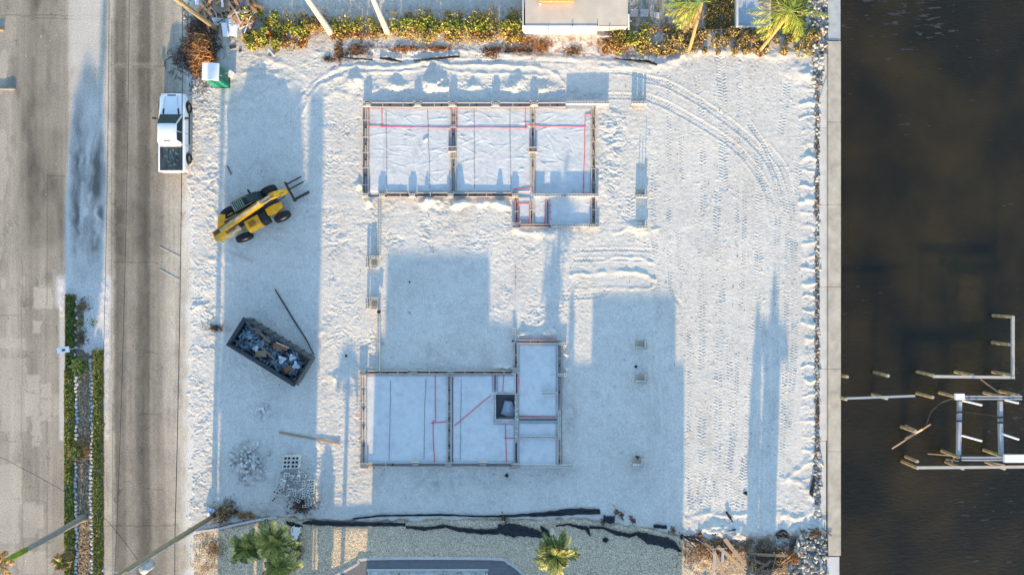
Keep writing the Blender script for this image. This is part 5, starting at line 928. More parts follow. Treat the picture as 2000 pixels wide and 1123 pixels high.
mb = MB(); mb.tube([Vector((.2, -.05, .1)), c2 * .3 + Vector((.17, -.1, 0)), c2 * .9 + Vector((.14, -.1, 0))], .04, 6); mb.build('conduit', m_grey, U2)
def wire(label, P, r=.012, sag=.3, name='power_line'):
    mb = MB(); Q = []
    for a, b in zip(P[:-1], P[1:]):
        a = Vector(a); b = Vector(b)
        for k in range(12): t = k / 12; Q.append(a.lerp(b, t) - Vector((0, 0, sag * 4 * t * (1 - t))))
    Q.append(Vector(P[-1])); mb.tube(Q, r, 5); return tag(mb.build(name, m_dark), label, 'wire')
q1 = b1 + c1 * .46; q2 = b2 + c2 * .45
wire('thick black cable sagging between the two utility poles', [q1 + Vector((-.1, 30, 1)), q1, q2, q2 + Vector((-.3, -30, .3))], .024, .25); T1 = b1 + c1; T2 = b2 + c2
wire('thin overhead wire over the right road, the left one', [T1 + Vector((-1.2, 30, 0)), T1 + Vector((-1.0, 0, 0)), T2 + Vector((-.9, 0, 0)), T2 + Vector((-.9, -30, 0))], .013, .3); wire('thin overhead wire over the right road, the right one', [T1 + Vector((0, 30, -.3)), T1 + Vector((0, 0, -.3)), T2 + Vector((0, 0, -.3)), T2 + Vector((0, -30, -.3))], .012, .3)
wire('service wire slanting from the left road to the transformer pole', [G(-40, 872, 6), G(110, 950, 6), G(208, 1015, 7), xf + b2 + Vector((0, 0, .3))], .014, .08)
# ---------------------------------------------------------------- debris by the road at the top: timber, white panels, dead palm litter
def litter(name, label, region_fn, n, cols, L=(.2, .7), w=.02, cat='dead fronds', kind=None, zmax=.4, flat=.35):
    lv = []
    for _ in range(n):
        x, y, zf = region_fn(); p = G(x, y); p.z = .05 + zf * zmax; a = random.uniform(0, 6.28); l = random.uniform(*L) / 2; u = Vector((math.cos(a) * l, math.sin(a) * l, random.uniform(-flat, flat) * l)); v = u.cross(rv()).normalized() * w * random.uniform(.6, 2.2); b = random.uniform(.6, 1.35); c = random.choice(cols); lv.append((p, u, v, tuple(q * b for q in c)))
    o = leafmesh(name, m_debris, lv); return tag(o, label, cat, kind=kind)
def ell(cx, cy, rx, ry):
    ph = random.uniform(0, 6.28); ph2 = random.uniform(0, 6.28)
    def f():
        a = random.uniform(0, 6.28); r = min(1.3, abs(random.gauss(0, .5))) * (1 + .3 * math.sin(2 * a + ph) + .25 * math.sin(5 * a + ph2)); return cx + math.cos(a) * r * rx, cy + math.sin(a) * r * ry, max(0, 1 - r * r) * random.random()
    return f
DK = [(.10, .07, .06), (.16, .11, .08), (.07, .06, .055), (.2, .14, .1)]; OB = [(.42, .22, .09), (.34, .17, .07), (.5, .3, .14), (.24, .12, .05)]
def boards(n, region, Ls, z, ang, mats, label, cat, grp, w=(.08, .2), zr=.5, jit=.5, name='board', tilt=.15):
    for k in range(n):
        x = random.uniform(region[0], region[2]); y = random.uniform(region[1], region[3]); L = random.uniform(*Ls); a = math.radians(random.choice(ang)) + random.uniform(-jit, jit); zz = z + random.uniform(0, zr); tz = random.uniform(-tilt, tilt) * L
        p = G(x, y, zz); d = Vector((math.cos(a) * L / 2, math.sin(a) * L / 2, tz / 2)); tag(piece(name, random.choice(mats), p - d, p + d, random.uniform(*w), random.uniform(.03, .06)), '%s %s, %s' % ('long' if L > sum(Ls) / 2 else 'short', random.choice(('level', 'tilted')) if 0 else ('tilted' if abs(tz) > .08 else 'flat'), label), cat, grp)
litter('scrap_litter', 'splinters and dark scraps under the upper timber pile', ell(445, 16, 42, 34), 2200, OB + DK + [(.5, .36, .2)], (.2, .7), .03, zmax=.35, kind='stuff')
boards(74, (398, -18, 492, 38), (.9, 2.6), .3, (115, 60, 100, 140), [m_wood, m_wood2, m_wood2, m_orange], 'broken board in the timber pile by the leaning pole', 'board', 'boards in the upper timber pile'); boards(26, (420, 18, 490, 46), (.5, 1.4), .4, (70, 110, 20), [m_wood, m_orange, m_formw], 'splintered board at the lower rim of the upper timber pile', 'board', 'splintered boards at the rim of the upper timber pile')
boards(7, (400, 8, 425, 32), (.6, 1.2), .4, (110, 125), [m_form, m_wood, m_formw], 'thin slat leaning against the left side of the upper timber pile', 'slat', 'slats at the left of the upper timber pile', (.04, .08)); boards(9, (468, 28, 494, 55), (.6, 1.5), .3, (135, 150, 45), [m_formw, m_wood2, m_white], 'pale lath sticking out right of the upper timber pile towards the hedge', 'lath', 'laths right of the upper timber pile', (.04, .09))
for (pts, z, m, lb, ct) in [([(414, -2), (446, -4), (450, 22), (418, 26)], .75, m_wood2, 'dark weathered plywood sheet on top of the upper timber pile', 'plywood'), ([(462, -4), (482, -6), (486, 18), (474, 18)], .8, mat('greybrown', (.2, .17, .17), None, 3, .9), 'grey brown sheet on the upper right of the timber pile', 'sheet'),
                         ([(412, 34), (452, 38), (468, 34), (468, 54), (420, 50)], .6, m_cloth, 'long white torn sheet below the timber pile', 'sheet'), ([(432, 46), (442, 45), (447, 72), (436, 72)], .75, m_white, 'narrow white panel standing out below the timber pile', 'panel'), ([(446, 48), (464, 49), (463, 72), (447, 70)], .62, m_white, 'square white window panel in the debris', 'panel'), ([(470, 50), (480, 57), (469, 70), (460, 62)], .35, m_grey, 'pale grey square tile in the debris next to the hedge', 'panel'), ([(380, -4), (390, -4), (388, 10), (382, 10)], .5, m_white, 'white rag at the left of the timber pile', 'rag'), ([(431, -4), (435, -4), (437, 14), (433, 15)], .9, m_white, 'narrow upright white strip in the timber pile', 'strip'), ([(465, 36), (490, 30), (495, 50), (470, 46)], .2, m_cloth, 'pale blue shaded sheet at the hedge end of the debris', 'sheet'),
                         ([(448, 90), (460, 88), (461, 94), (450, 97)], .12, m_rust, 'reddish brick fragment on the sand below the debris', 'brick fragment'), ([(466, 99), (471, 96), (472, 101), (467, 103)], .1, m_rust, 'small reddish fragment right of the larger one', 'brick fragment')]:
    mb = MB(); mb.prism([tuple(G(x, y, z))[:2] for x, y in pts][::-1], z - .03, z + .02); tag(mb.build(ct.replace(' ', '_') if ct != 'plywood' else 'plywood_sheet', m), lb, ct)
litter('frond_heap', 'big heap of dark dead palm fronds below the leaning pole', ell(395, 86, 44, 66), 4600, DK, (.3, 1.0), .022, zmax=1.0, kind='stuff'); litter('frond_heap', 'orange brown palm fibre heap on the dark frond heap above the toilet', ell(402, 98, 26, 50), 3000, OB, (.2, .8), .026, zmax=1.35, kind='stuff'); litter('frond_heap', 'dark frond spilling onto the road left of the heap', ell(362, 114, 26, 14), 500, DK, (.2, .7), .02, kind='stuff', zmax=.3)
litter('frond_heap', 'orange roots and fronds next to the toilet roof', ell(388, 128, 15, 24), 800, OB, (.2, .7), .025, zmax=.6, kind='stuff')
for k in range(6): p = G(random.uniform(380, 400), random.uniform(66, 100), 1.1); tag(piece('branch', m_orange if k % 2 else m_wood2, p, p + Vector((random.uniform(.5, 1), random.uniform(-.7, -.1), .1)), .06, .05), 'stick lying on the orange palm fibre heap', 'branch', 'sticks on the palm heap')
for (lb, cx, cy, rx, ry, n, cols) in [('reddish dead frond bunch upright on the sand below the first pale palm', 663, 100, 6, 24, 420, OB + DK), ('dark and rusty frond bunch below the second hedge gap', 697, 99, 24, 11, 560, OB + DK), ('small dark frond litter left of the rusty bunch', 640, 117, 10, 5, 120, DK), ('rusty frond streak below the green hedge', 790, 97, 26, 6, 420, OB), ('rusty frond streak right of the first streak', 850, 97, 30, 5, 420, OB), ('dense rusty frond bunch left of the terrace', 960, 103, 18, 9, 520, OB + DK), ('long rusty frond streak below the terrace corner', 1012, 98, 34, 6, 500, OB), ('round red frond clump below the terrace wall', 1058, 92, 13, 11, 520, OB), ('rusty leaves scattered against the terrace wall', 1030, 80, 24, 7, 260, OB), ('small red clump right of the round one', 1120, 101, 11, 8, 260, OB + DK), ('twiggy litter under the last terrace shrub', 1290, 105, 40, 6, 300, DK + BRN)]:
    litter('frond_litter', lb, ell(cx, cy, rx * 1.6, ry * 1.4), int(n * 1.2), cols, (.15, .6), .016, zmax=.1, kind='stuff')
litter('twig_litter', 'brown dead leaves along the lower right debris line', ell(1400, 1070, 70, 34), 2600, OB + DK + BRN, (.1, .45), .02, zmax=.15, kind='stuff'); litter('twig_litter', 'dark brown leaf litter around the lower right planks', ell(1500, 1092, 48, 34), 3000, DK + [(.3, .16, .07)], (.1, .5), .02, zmax=.3, kind='stuff'); litter('twig_litter', 'orange palm fibre at the foot of the riprap', ell(1548, 1088, 12, 16), 400, OB, (.2, .6), .02, zmax=.6, kind='stuff')
litter('twig_litter', 'brown litter at the sea wall end of the lower fence', ell(1590, 1040, 18, 5), 300, OB + DK, (.2, .6), .02, kind='stuff', zmax=.3); litter('twig_litter', 'dark twigs at the foot of the concrete block heap', ell(592, 985, 26, 22), 800, DK, (.1, .5), .02, zmax=.2, kind='stuff'); litter('twig_litter', 'brown weeds beside the transformer pole foot', ell(440, 1000, 26, 26), 800, BRN + DK, (.15, .5), .02, zmax=.5, kind='stuff'); litter('twig_litter', 'orange brown leaves along the pale kerb line', ell(480, 1006, 34, 10), 500, OB + BRN, (.1, .3), .02, zmax=.15, kind='stuff')
litter('twig_litter', 'dark roots of the toppled palm beside the white chair', ell(580, 1068, 16, 20), 420, DK + BRN, (.2, .6), .022, zmax=.5, kind='stuff'); litter('twig_litter', 'leaf scraps on the gravel by the road corner', ell(420, 1070, 45, 45), 700, OB + BRN, (.06, .2), .02, zmax=.02, kind='stuff'); litter('twig_litter', 'dark twigs in the hollow beside the road', ell(420, 640, 20, 9), 160, DK, (.2, .5), .014, zmax=.08, kind='stuff')
for y0, y1 in [(155, 300), (350, 430), (500, 620), (640, 760), (780, 830), (850, 900)]: litter('edge_litter', 'dark wrack caught between sand and seawall ledge', (lambda a=y0, b=y1: (1595 + random.gauss(0, 2), random.uniform(a, b), random.random())), 130, DK + OB, (.1, .35), .02, zmax=.1, kind='stuff')
litter('leaf_scatter', 'tiny dark leaf scraps scattered over the whole sand lot', lambda: (random.uniform(440, 1590), random.uniform(120, 1000), 0), 420, DK, (.05, .16), .025, zmax=0, kind='stuff', cat='leaf scraps')
# ---------------------------------------------------------------- lower left: concrete block heap, rubble, chair, loose lumber
def blk(me, x, y, z, a, lb, grp, s=(1, 1, 1), tilt=.12): put(me, 'concrete_block', G(x, y) + Vector((0, 0, z)), (random.uniform(-tilt, tilt), random.uniform(-tilt, tilt), a), s, None, lb, 'concrete block', grp)
ME_BS = shared('concrete_block', cmu_mesh('b', .58, .29, .3, 2, .05), [mat('pale_block', (.66, .64, .58), (.5, .48, .44), 6, .95, rnd=.15), m_dark]); ME_SM = shared('concrete_block', cmu_mesh('b', .39, .2, .2, 2, .035), [bpy.data.materials['pale_block'], m_dark])
for j in range(3):
    for k in range(2):
        blk(ME_BS, 566 + k * 15.6 - j * .8, 891 + j * 7.9, .5, random.uniform(-.03, .03), 'large two cell concrete block in the neat square stack at the top of the heap', 'large blocks in the neat stack', tilt=.03)
        blk(ME_BS, 566 + k * 15.6 - j * .8, 891 + j * 7.9, .18, 0, 'large concrete block in the hidden lower layer of the neat square stack', 'lower layer of the neat stack', tilt=.01)
for (x, y) in [(556, 938), (551, 944), (547, 951), (543, 956)]: blk(ME_SM, x - 3, y, .3, 1.1, 'small concrete block in the slanting row left of the heap', 'slanting row of blocks', tilt=.2); blk(ME_SM, x + 3, y + 2, .3, 1.1, 'small concrete block in the slanting row left of the heap', 'slanting row of blocks', tilt=.2)
for k in range(44): ky = random.uniform(920, 970); blk(ME_SM, random.uniform(552, 596), ky, random.uniform(.1, .4), random.choice([1.57, 1.3, .2]) + random.uniform(-.3, .3), 'tumbled concrete block in the %s part of the heap' % ('upper' if ky < 938 else 'middle' if ky < 954 else 'lower'), 'tumbled blocks in the heap', tilt=.5)
for (x, y, a) in [(571, 953, 0), (536, 974, .8), (571, 977, .7), (583, 976, -.5), (553, 952, .3)]: blk(ME_SM, x, y, .12 if y > 960 else .5, a, 'single concrete block lying apart near the foot of the heap', 'single blocks at the foot of the heap')
for k in range(6): blk(ME_SM, 597, 939 + 5.2 * k, .55, 1.57, 'concrete block in the upright column on the right of the heap', 'column of blocks on the right', s=(.9, .9, 1), tilt=.05); 
for k in range(5): blk(ME_SM, 606, 938 + 5.2 * k, .55, .2 if k % 2 else 1.4, 'concrete block in the top layer of the right hand pallet', 'blocks on the right pallet', tilt=.08); blk(ME_SM, 613, 936 + 5.2 * k, .5, .2, 'concrete block in the top layer of the right hand pallet', 'blocks on the right pallet', tilt=.08)
for k in range(6): blk(ME_SM, 600 + random.uniform(-2, 12), 968 + 3.6 * k, .25, 0, 'sand coloured block in the low front rows of the right hand pallet', 'front rows of the right pallet', s=(1.2, .8, 1))
for k in range(115):
    a = random.uniform(0, 6.28); r = random.random() ** .5 * random.uniform(.8, 1.3); s = random.uniform(.15, .5); p = G(488 + math.cos(a) * r * 34, 905 + math.sin(a) * r * 38); put(random.choice(LUMPS), 'rubble_lump', p + Vector((0, 0, .16 + .22 * (1 - r))), (random.uniform(0, 3), random.uniform(0, 3), random.uniform(0, 3)), (s * 1.2, s, s * .6), None, ('large' if s > .36 else 'small') + ' lump of broken concrete in the ' + ('upper' if p.y > G(0, 905).y else 'lower') + (' left' if p.x < G(488, 0).x else ' right') + ' part of the rubble heap', 'rubble', 'lumps in the rubble heap')
put(LUMPS[2], 'concrete_slab', G(472, 910) + Vector((0, 0, .3)), (0, 0, .3), (1.0, .62, .3), None, 'largest pale slab fragment in the rubble heap', 'concrete slab'); put(LUMPS[4], 'concrete_slab', G(457, 889) + Vector((0, 0, .3)), (0, 0, 1), (.4, .5, .2), None, 'round white fragment at the left of the rubble heap', 'concrete slab')
cb = thing('stone_ring', 'pale square broken slab with dark gaps on shaded sand near the foundation', 'broken slab', G(515, 804)); mb = MB(); mb.prism([(.65 * math.cos(a + .3 * math.sin(3 * a)), .65 * math.sin(a)) for a in [k * math.pi / 5 for k in range(10)]], 0, .1); mb.build('slab', m_rubble, cb)
for (x, y, s) in [(-.1, .15, .5), (.3, -.3, .3), (-.3, -.2, .4), (.25, .25, .3)]: mb = MB(); mb.box((x, y, .14), (s, s * .8, .08), rz=x); mb.build('fragment', m_rubble, cb)
mb = MB(); mb.box((-.15, .05, .19), (.22, .06, .02)); mb.build('gap_shade', m_dark, cb)  # dark strip on the slab imitates the shade in a gap
ch = thing('plastic_chair', 'white plastic chair tipped over beside the black silt fence', 'chair', G(581, 1034), math.radians(-10)); 
mb = MB(); mb.box((0, .1, .42), (.46, .46, .04)); mb.build('seat', m_white, ch, bevel=.01); mb = MB(); mb.loft([[Vector((x * w, y, z)), Vector((x * w, y, z + .04)), Vector((-x * w, y, z + .04)), Vector((-x * w, y, z))] for x, w, y, z in [(1, .23, -.13, .44), (1, .24, -.4, .5), (1, .2, -.56, .54), (1, .12, -.62, .55)]]); mb.build('backrest', m_white, ch)
for s in (-1, 1):
    mb = MB(); mb.tube([(s * .25, -.2, .5), (s * .3, .0, .62), (s * .3, .28, .62), (s * .25, .34, .45)], .035, 6); mb.build('armrest', m_white, ch)
    for y in (-.1, .3): mb = MB(); mb.tube([(s * .21, y, .42), (s * .26, y, 0)], .03, 6); mb.build('leg', m_white, ch)
tag(piece('lumber', m_wood, G(545, 844, .06), G(664, 866, .1), .14, .06), 'long yellow wooden plank lying slantwise above the block heap', 'plank')
for a, b, w, lb in [((429, 487), (494, 512), .2, 'long weathered board half buried left of the dumpster, upper one'), ((426, 535), (470, 556), .14, 'buried board below the upper weathered board'), ((441, 372), (452, 396), .16, 'upright weathered plank behind the telehandler'), ((444, 324), (452, 341), .13, 'short dark stick on the shaded sand above the telehandler'), ((525, 110), (545, 97), .22, 'dark splintered plank below the left hedge'), ((524, 96), (535, 110), .12, 'pale plank crossing under the hedge end')]:
    tag(piece('old_board', m_white if 'pale plank' in lb else (m_formw if 'buried' in lb or 'weathered' in lb else m_wood2), G(*a, .03), G(*b, .05), w, .06), lb, 'board')
for (a, b, lb) in [((312, 483), (352, 503), 'thin white pvc strip on the road shoulder, upper one'), ((312, 527), (350, 547), 'thin white pvc strip on the road shoulder, lower one')]: tag(piece('plastic_strip', m_conc2, G(*a, .03), G(*b, .03), .04, .02), lb, 'strip')
cloth(G(411, 999, .15), .32, .22, 'crumpled blue and white cloth at the foot of the transformer pole', mat('blue_white', (.62, .66, .75), (.2, .26, .45), 9, .8), 7, 'cloth'); cloth(G(460, 999, .05), .18, .12, 'small black rag on the sand right of the transformer pole', m_silt, 8, 'rag', n=9)
tag(piece('stick', m_wood, G(398, 993, .1), G(421, 984, .15), .06, .04), 'thin stick above the blue and white cloth', 'stick')
for (x, y, s, lb, m, c) in [(990, 928, .2, 'dark rag below the lower foundation', m_silt, 'rag'), (882, 923, .1, 'tiny white scrap below the lower foundation', m_white, 'scrap'), (900, 187, .12, 'small white scrap above the upper foundation', m_white, 'scrap'), (1456, 963, .2, 'black bent scrap on the sunny sand near the canal', m_silt, 'rag'), (1002, 665, .14, 'dark rag at the corner of the lower foundation', m_silt, 'rag'), (1242, 716, .14, 'dark rag above the middle broken pier', m_silt, 'rag'), (1245, 893, .22, 'brown rag in the half buried pier', m_rust, 'rag'), (800, 611, .11, 'small pink block chip in the shaded courtyard', m_rock, 'chip'), (800, 551, .09, 'tiny dark chip in the shaded courtyard', m_silt, 'chip'), (676, 695, .12, 'dark twig bunch on the shaded diamond patch', m_silt, 'scrap'), (1070, 767, .1, 'white chip on the sheeting beside the short block row', m_white, 'chip')]: cloth(G(x, y, .18 if 'sheeting' in lb else .03), s * .75, s * .35, lb, m, int(x), c, n=8, name='scrap')
bk = MB(); bk.cyl(G(740, 609, .5), G(740, 609, .78), .15, 14); tag(bk.build('bucket', m_trim), 'black bucket standing on the end of the courtyard block wall', 'bucket')
tag(piece('plank', m_conc2, G(1600, 200, .14), G(1616, 172, .3), .05, .03), 'thin bent rod lying across the inner sea wall ledge', 'rod')
# ---------------------------------------------------------------- silt fence pieces
def ribbon(label, P, w, grp='pieces of the torn black silt fence', name='silt_fence', m=m_silt, z=.07):
    """P: (px,py,width px). crumpled cloth ribbon with thickness"""
    mb = MB(); n = len(P) * 5; pts = []
    for i in range(n + 1):
        t = i / n * (len(P) - 1); k = min(len(P) - 2, int(t)); f = t - k; pts.append([P[k][j] * (1 - f) + P[k + 1][j] * f for j in range(3)])
    c = G(P[0][0], P[0][1]); V = []; R = 5
    for i, (x, y, ww) in enumerate(pts):
        a = pts[max(0, i - 1)]; b = pts[min(n, i + 1)]; dx, dy = b[0] - a[0], b[1] - a[1]; L = math.hypot(dx, dy) or 1; nx, ny = -dy / L, dx / L
        for j in range(R): q = (j / (R - 1) - .5) * ww * random.uniform(.8, 1.25); p = G(x + nx * q + random.uniform(-.5, .5), y + ny * q); V.append((p.x, p.y, z + random.uniform(0, .10) + .05 * (j % 2)))
    F = [(i * R + j, i * R + j + 1, (i + 1) * R + j + 1, (i + 1) * R + j) for i in range(n) for j in range(R - 1)]; mb.add(V, F); o = mb.build(name, m); s = o.modifiers.new('cloth thickness', 'SOLIDIFY'); s.thickness = .015
    return tag(o, label, 'silt fence', grp)
ribbon('straight black silt fence strip right of the white chair', [(592, 1020, 4), (612, 1019, 10), (660, 1022, 9), (730, 1022, 8), (792, 1023, 7)], 8); ribbon('short curled black strip behind the white chair', [(560, 1018, 5), (572, 1023, 10), (592, 1027, 4)], 8)
ribbon('thin upper black fence strip above the gravel ending in a broad flap', [(690, 1012, 3), (740, 1006, 4), (800, 1005, 4), (860, 1004, 4), (930, 1007, 3), (1000, 1006, 5), (1060, 1003, 8), (1120, 998, 13), (1172, 998, 11)], 6); ribbon('ragged black fence strip on the gravel left of the big flap', [(793, 1028, 5), (830, 1031, 7), (870, 1026, 6), (900, 1033, 9), (940, 1037, 10), (975, 1036, 12)], 8)
ribbon('broad black fence flap above the small palm', [(972, 1030, 16), (1000, 1034, 24), (1030, 1037, 20), (1062, 1044, 8)], 20); ribbon('pointed black flap just above the small palm', [(1056, 1026, 4), (1064, 1036, 12), (1074, 1048, 3)], 8); ribbon('thin crumpled fence strand over the palm', [(1085, 1026, 3), (1110, 1022, 4), (1130, 1028, 6), (1145, 1030, 9), (1153, 1046, 2)], 5)
ribbon('black fence strand joining the two right hand flaps', [(1150, 1028, 5), (1180, 1030, 5), (1205, 1040, 8), (1230, 1044, 8), (1250, 1040, 6)], 6); ribbon('broad black fence flap at the sunny edge of the gravel', [(1246, 1042, 8), (1270, 1052, 20), (1300, 1058, 22), (1316, 1064, 14), (1329, 1076, 3)], 18); ribbon('small square black flap above the gravel', [(1178, 1012, 12), (1200, 1014, 14)], 12)
ribbon('lone black scrap on the shaded gravel', [(1176, 1053, 4), (1182, 1053, 11), (1188, 1053, 5)], 8); ribbon('short grey black strip on the right gravel edge', [(1276, 1026, 7), (1302, 1028, 7)], 7); ribbon('black strip continuing along the sunny debris line', [(1328, 1046, 8), (1350, 1052, 10), (1372, 1058, 5)], 8); ribbon('crumpled black bag like fold among the lower right debris', [(1384, 1032, 6), (1392, 1040, 9), (1410, 1040, 6), (1436, 1032, 3)], 8); ribbon('thin black strip standing in the sand above the debris', [(1417, 998, 3), (1423, 1006, 5), (1430, 1018, 2)], 4)
ribbon('black ribbon half buried below the green hedge', [(660, 112, 2), (690, 116, 4), (728, 118, 3)], 4, 'pieces of the upper silt fence'); ribbon('long thin black ribbon below the hedge centre', [(808, 121, 2), (840, 117, 4), (870, 114, 5), (898, 112, 4)], 4, 'pieces of the upper silt fence'); ribbon('crumpled dark ribbon between the two upper ribbons', [(742, 115, 4), (762, 117, 6), (785, 122, 3)], 4, 'pieces of the upper silt fence'); ribbon('black ribbon end below the terrace shrubs', [(1200, 116, 2), (1240, 120, 5), (1265, 122, 6), (1283, 128, 4)], 4, 'pieces of the upper silt fence'); ribbon('dark ribbon below the left terrace corner', [(985, 103, 4), (1010, 101, 4), (1040, 102, 3)], 4, 'pieces of the upper silt fence')
ribbon('narrow black strip leaning at the sea wall end of the lot', [(1590, 922, 3), (1588, 940, 6), (1583, 962, 8), (1586, 968, 3)], 6, 'pieces of the torn black silt fence'); ribbon('dark tarp piece beside the lower riprap', [(1516, 1048, 10), (1528, 1040, 18), (1540, 1048, 6)], 14)
for (x, y, s) in [(985, 1011, 6), (1178, 1018, 7), (1214, 1005, 8), (1235, 1015, 8), (1315, 1035, 10), (1366, 1044, 9), (1203, 1000, 6)]: litter('leaf_clump', 'reddish brown leaf clump caught on the silt fence', ell(x, y, s * .8, s * 1.2), 50, [(.16, .09, .06), (.22, .11, .06), (.1, .07, .05)], (.1, .3), .04, zmax=.2, kind='stuff', cat='leaves')
# ---------------------------------------------------------------- driveway with white edging at the bottom
dv = MB(); out_ = [(600, 1128), (640, 1127), (668, 1118), (700, 1101), (722, 1091), (960, 1091), (990, 1098), (1012, 1112), (1030, 1130), (1030, 1250), (600, 1250)]
dv.prism([tuple(G(x, y))[:2] for x, y in out_][::-1], -.1, .05); tag(dv.build('driveway', m_paver), kind='structure')
def curb(label, P, w, h, cat='kerb', name='kerb', m=m_conc2):
    t = thing(name, label, cat, G(*P[0])); S = smooth_path(P, 3) if len(P) > 3 else P
    for a, b in zip(S[:-1], S[1:]): A = G(*a) - t.location; B = G(*b) - t.location; A.z = B.z = h / 2; mb = MB(); d = (B - A).normalized() * .01; mb.bar(A + d, B - d, w, h); mb.build('kerb_section', m, t)
curb('white concrete edging curving round the paved driveway', [(600, 1128), (640, 1127), (668, 1117), (700, 1100), (724, 1090), (960, 1090), (990, 1097), (1012, 1111), (1034, 1134)], .17, .13); curb('white rectangular edging of the planter inside the driveway', [(721, 1160), (721, 1113)], .15, .16); curb('long white top edge of the planter inside the driveway', [(717, 1112), (954, 1112)], .15, .161); curb('right hand white edge of the planter inside the driveway', [(951, 1116), (951, 1160)], .15, .16)
mb = MB(); mb.prism([tuple(G(x, y))[:2] for x, y in [(724, 1115), (948, 1115), (948, 1200), (724, 1200)]][::-1], 0, .11); tag(mb.build('planter_soil', m_rubble), kind='structure')
bush('low plants in the planter at the bottom edge', 730, 940, 1115, 1140, .25, [(.6, GREEN, ''), (.4, BRN, '')], 900, 'ground_cover', .06, 'plants', None)
curb('pale kerb line sweeping from the pole foot to the silt fence', [(382, 1038), (420, 1033), (455, 1025), (500, 1015), (541, 1010)], .14, .14, name='garden_kerb', m=m_conc2)
# ---------------------------------------------------------------- neighbour's terrace and basin at the top
tc_ = thing('raised_terrace', 'raised tan terrace with a bright white front wall above the hedge', 'terrace', G(1125, 20)); z = 1.5; A = G(1023, 52, z) - tc_.location; B = G(1229, 52, z) - tc_.location; Bm = G(1168, 52, z) - tc_.location
mb = MB(); mb.box(((A.x + B.x) / 2, A.y + 3.2, z / 2 - .02), (B.x - A.x - .2, 6.2, z - .04)); mb.build('deck', m_tan, tc_); mb = MB(); mb.box(((A.x + Bm.x) / 2, A.y, z / 2), (Bm.x - A.x, .12, z)); mb.build('front_wall', m_white, tc_)
mb = MB(); mb.box(((Bm.x + B.x) / 2, A.y + .02, z - .1), (B.x - Bm.x - .1, .08, .12)); mb.build('edge_beam', m_tan, tc_); mb = MB(); mb.box(((Bm.x + B.x) / 2, A.y - .35, .3), (B.x - Bm.x, .1, .1)); mb.build('white_rail', m_white, tc_); mb = MB(); mb.box((B.x - .05, A.y + .3, z + .05), (.1, 1.1, .12)); mb.build('white_corner_rail', m_white, tc_); mb = MB(); mb.box((A.x - .05, A.y + 1.0, z / 2), (.1, 1.9, z)); mb.build('side_wall', m_conc2, tc_)
for (x, y) in [(1071, 57), (1118, 50), (1167, 50), (1191, 56)]: p = G(x, y, z + .03) - tc_.location; mb = MB(); mb.cyl(p - Vector((0, 0, .05)), p + Vector((0, 0, .03)), .05, 8); mb.build('post_socket', m_dark, tc_)
bx_ = thing('wooden_bench', 'orange wooden box bench on the terrace at the top edge', 'bench', G(1086, -6, z)); mb = MB(); mb.box((0, 0, .22), (2.5, .95, .42)); mb.build('seat', m_orange, bx_, bevel=.02); mb = MB(); mb.box((0, .4, .6), (2.5, .15, .5)); mb.build('backrest', m_orange, bx_, bevel=.02)
cloth(G(1055, 9, z + .05), .08, .12, 'tiny white ball shaped scrap on the terrace near the bench', m_white, 3, 'scrap', n=8, name='scrap')
bs = thing('white_basin', 'white framed rectangular basin with a floor coloured for shade at the top edge', 'basin', G(1467, 15)); 
mb = MB(); mb.box((0, 0, .03), (60 / K, 80 / K, .06)); mb.build('floor', mat('shade_blue_floor', (.42, .47, .52), (.34, .4, .45), 3, .6), bs)  # shade on the floor is put into its blue-grey colour
for s in (-1, 1): mb = MB(); mb.box((s * 31.5 / K, 0, .3), (.16, 86 / K, .6)); mb.build('side_wall', m_conc2, bs)
mb = MB(); mb.box((0, -41 / K, .2), (60 / K, .12, .4)); mb.build('end_wall', m_conc2, bs)
for (x, y, s, lb) in [(1238, 27, .6, 'pale square paver on the dim patio, left one'), (1258, 27, .6, 'pale square paver on the dim patio, right one'), (1282, 31, .4, 'small pale square paver further right on the dim patio')]: mb = MB(); p = G(x, y); mb.box((p.x, p.y, .09), (s, s * .95, .06)); tag(mb.build('paver', m_conc2), lb, 'paver')
ln = thing('garden_edging', 'thin dark wooden edging between lawn and brown hedge', 'edging', G(1340, 60)); 
for k in range(4): piece('edging_board', m_wood2, Vector(((-95 + k * 48) / K, 0, .1)), Vector(((-48 + k * 48) / K, .02 * k, .1)), .06, .2, ln)
lawn_cols = [(.2, .19, .06), (.28, .22, .09), (.13, .13, .04)]
litter('lawn_grass', 'tufts of dry grass on the brown lawn at the top', lambda: (random.choice([random.uniform(1378, 1432), random.uniform(1502, 1572)]), random.uniform(-60, 60), random.random()), 5200, lawn_cols, (.1, .3), .02, 'grass', 'stuff', .16, 2.5); litter('reed_grass', 'thin dry reeds casting long streaks behind the hedge', lambda: (random.uniform(490, 1230) if random.random() < .8 else random.uniform(1232, 1378), random.uniform(15, 66), random.random()), 1500, BRN, (.25, .6), .012, 'reeds', 'stuff', .5, 3.5)
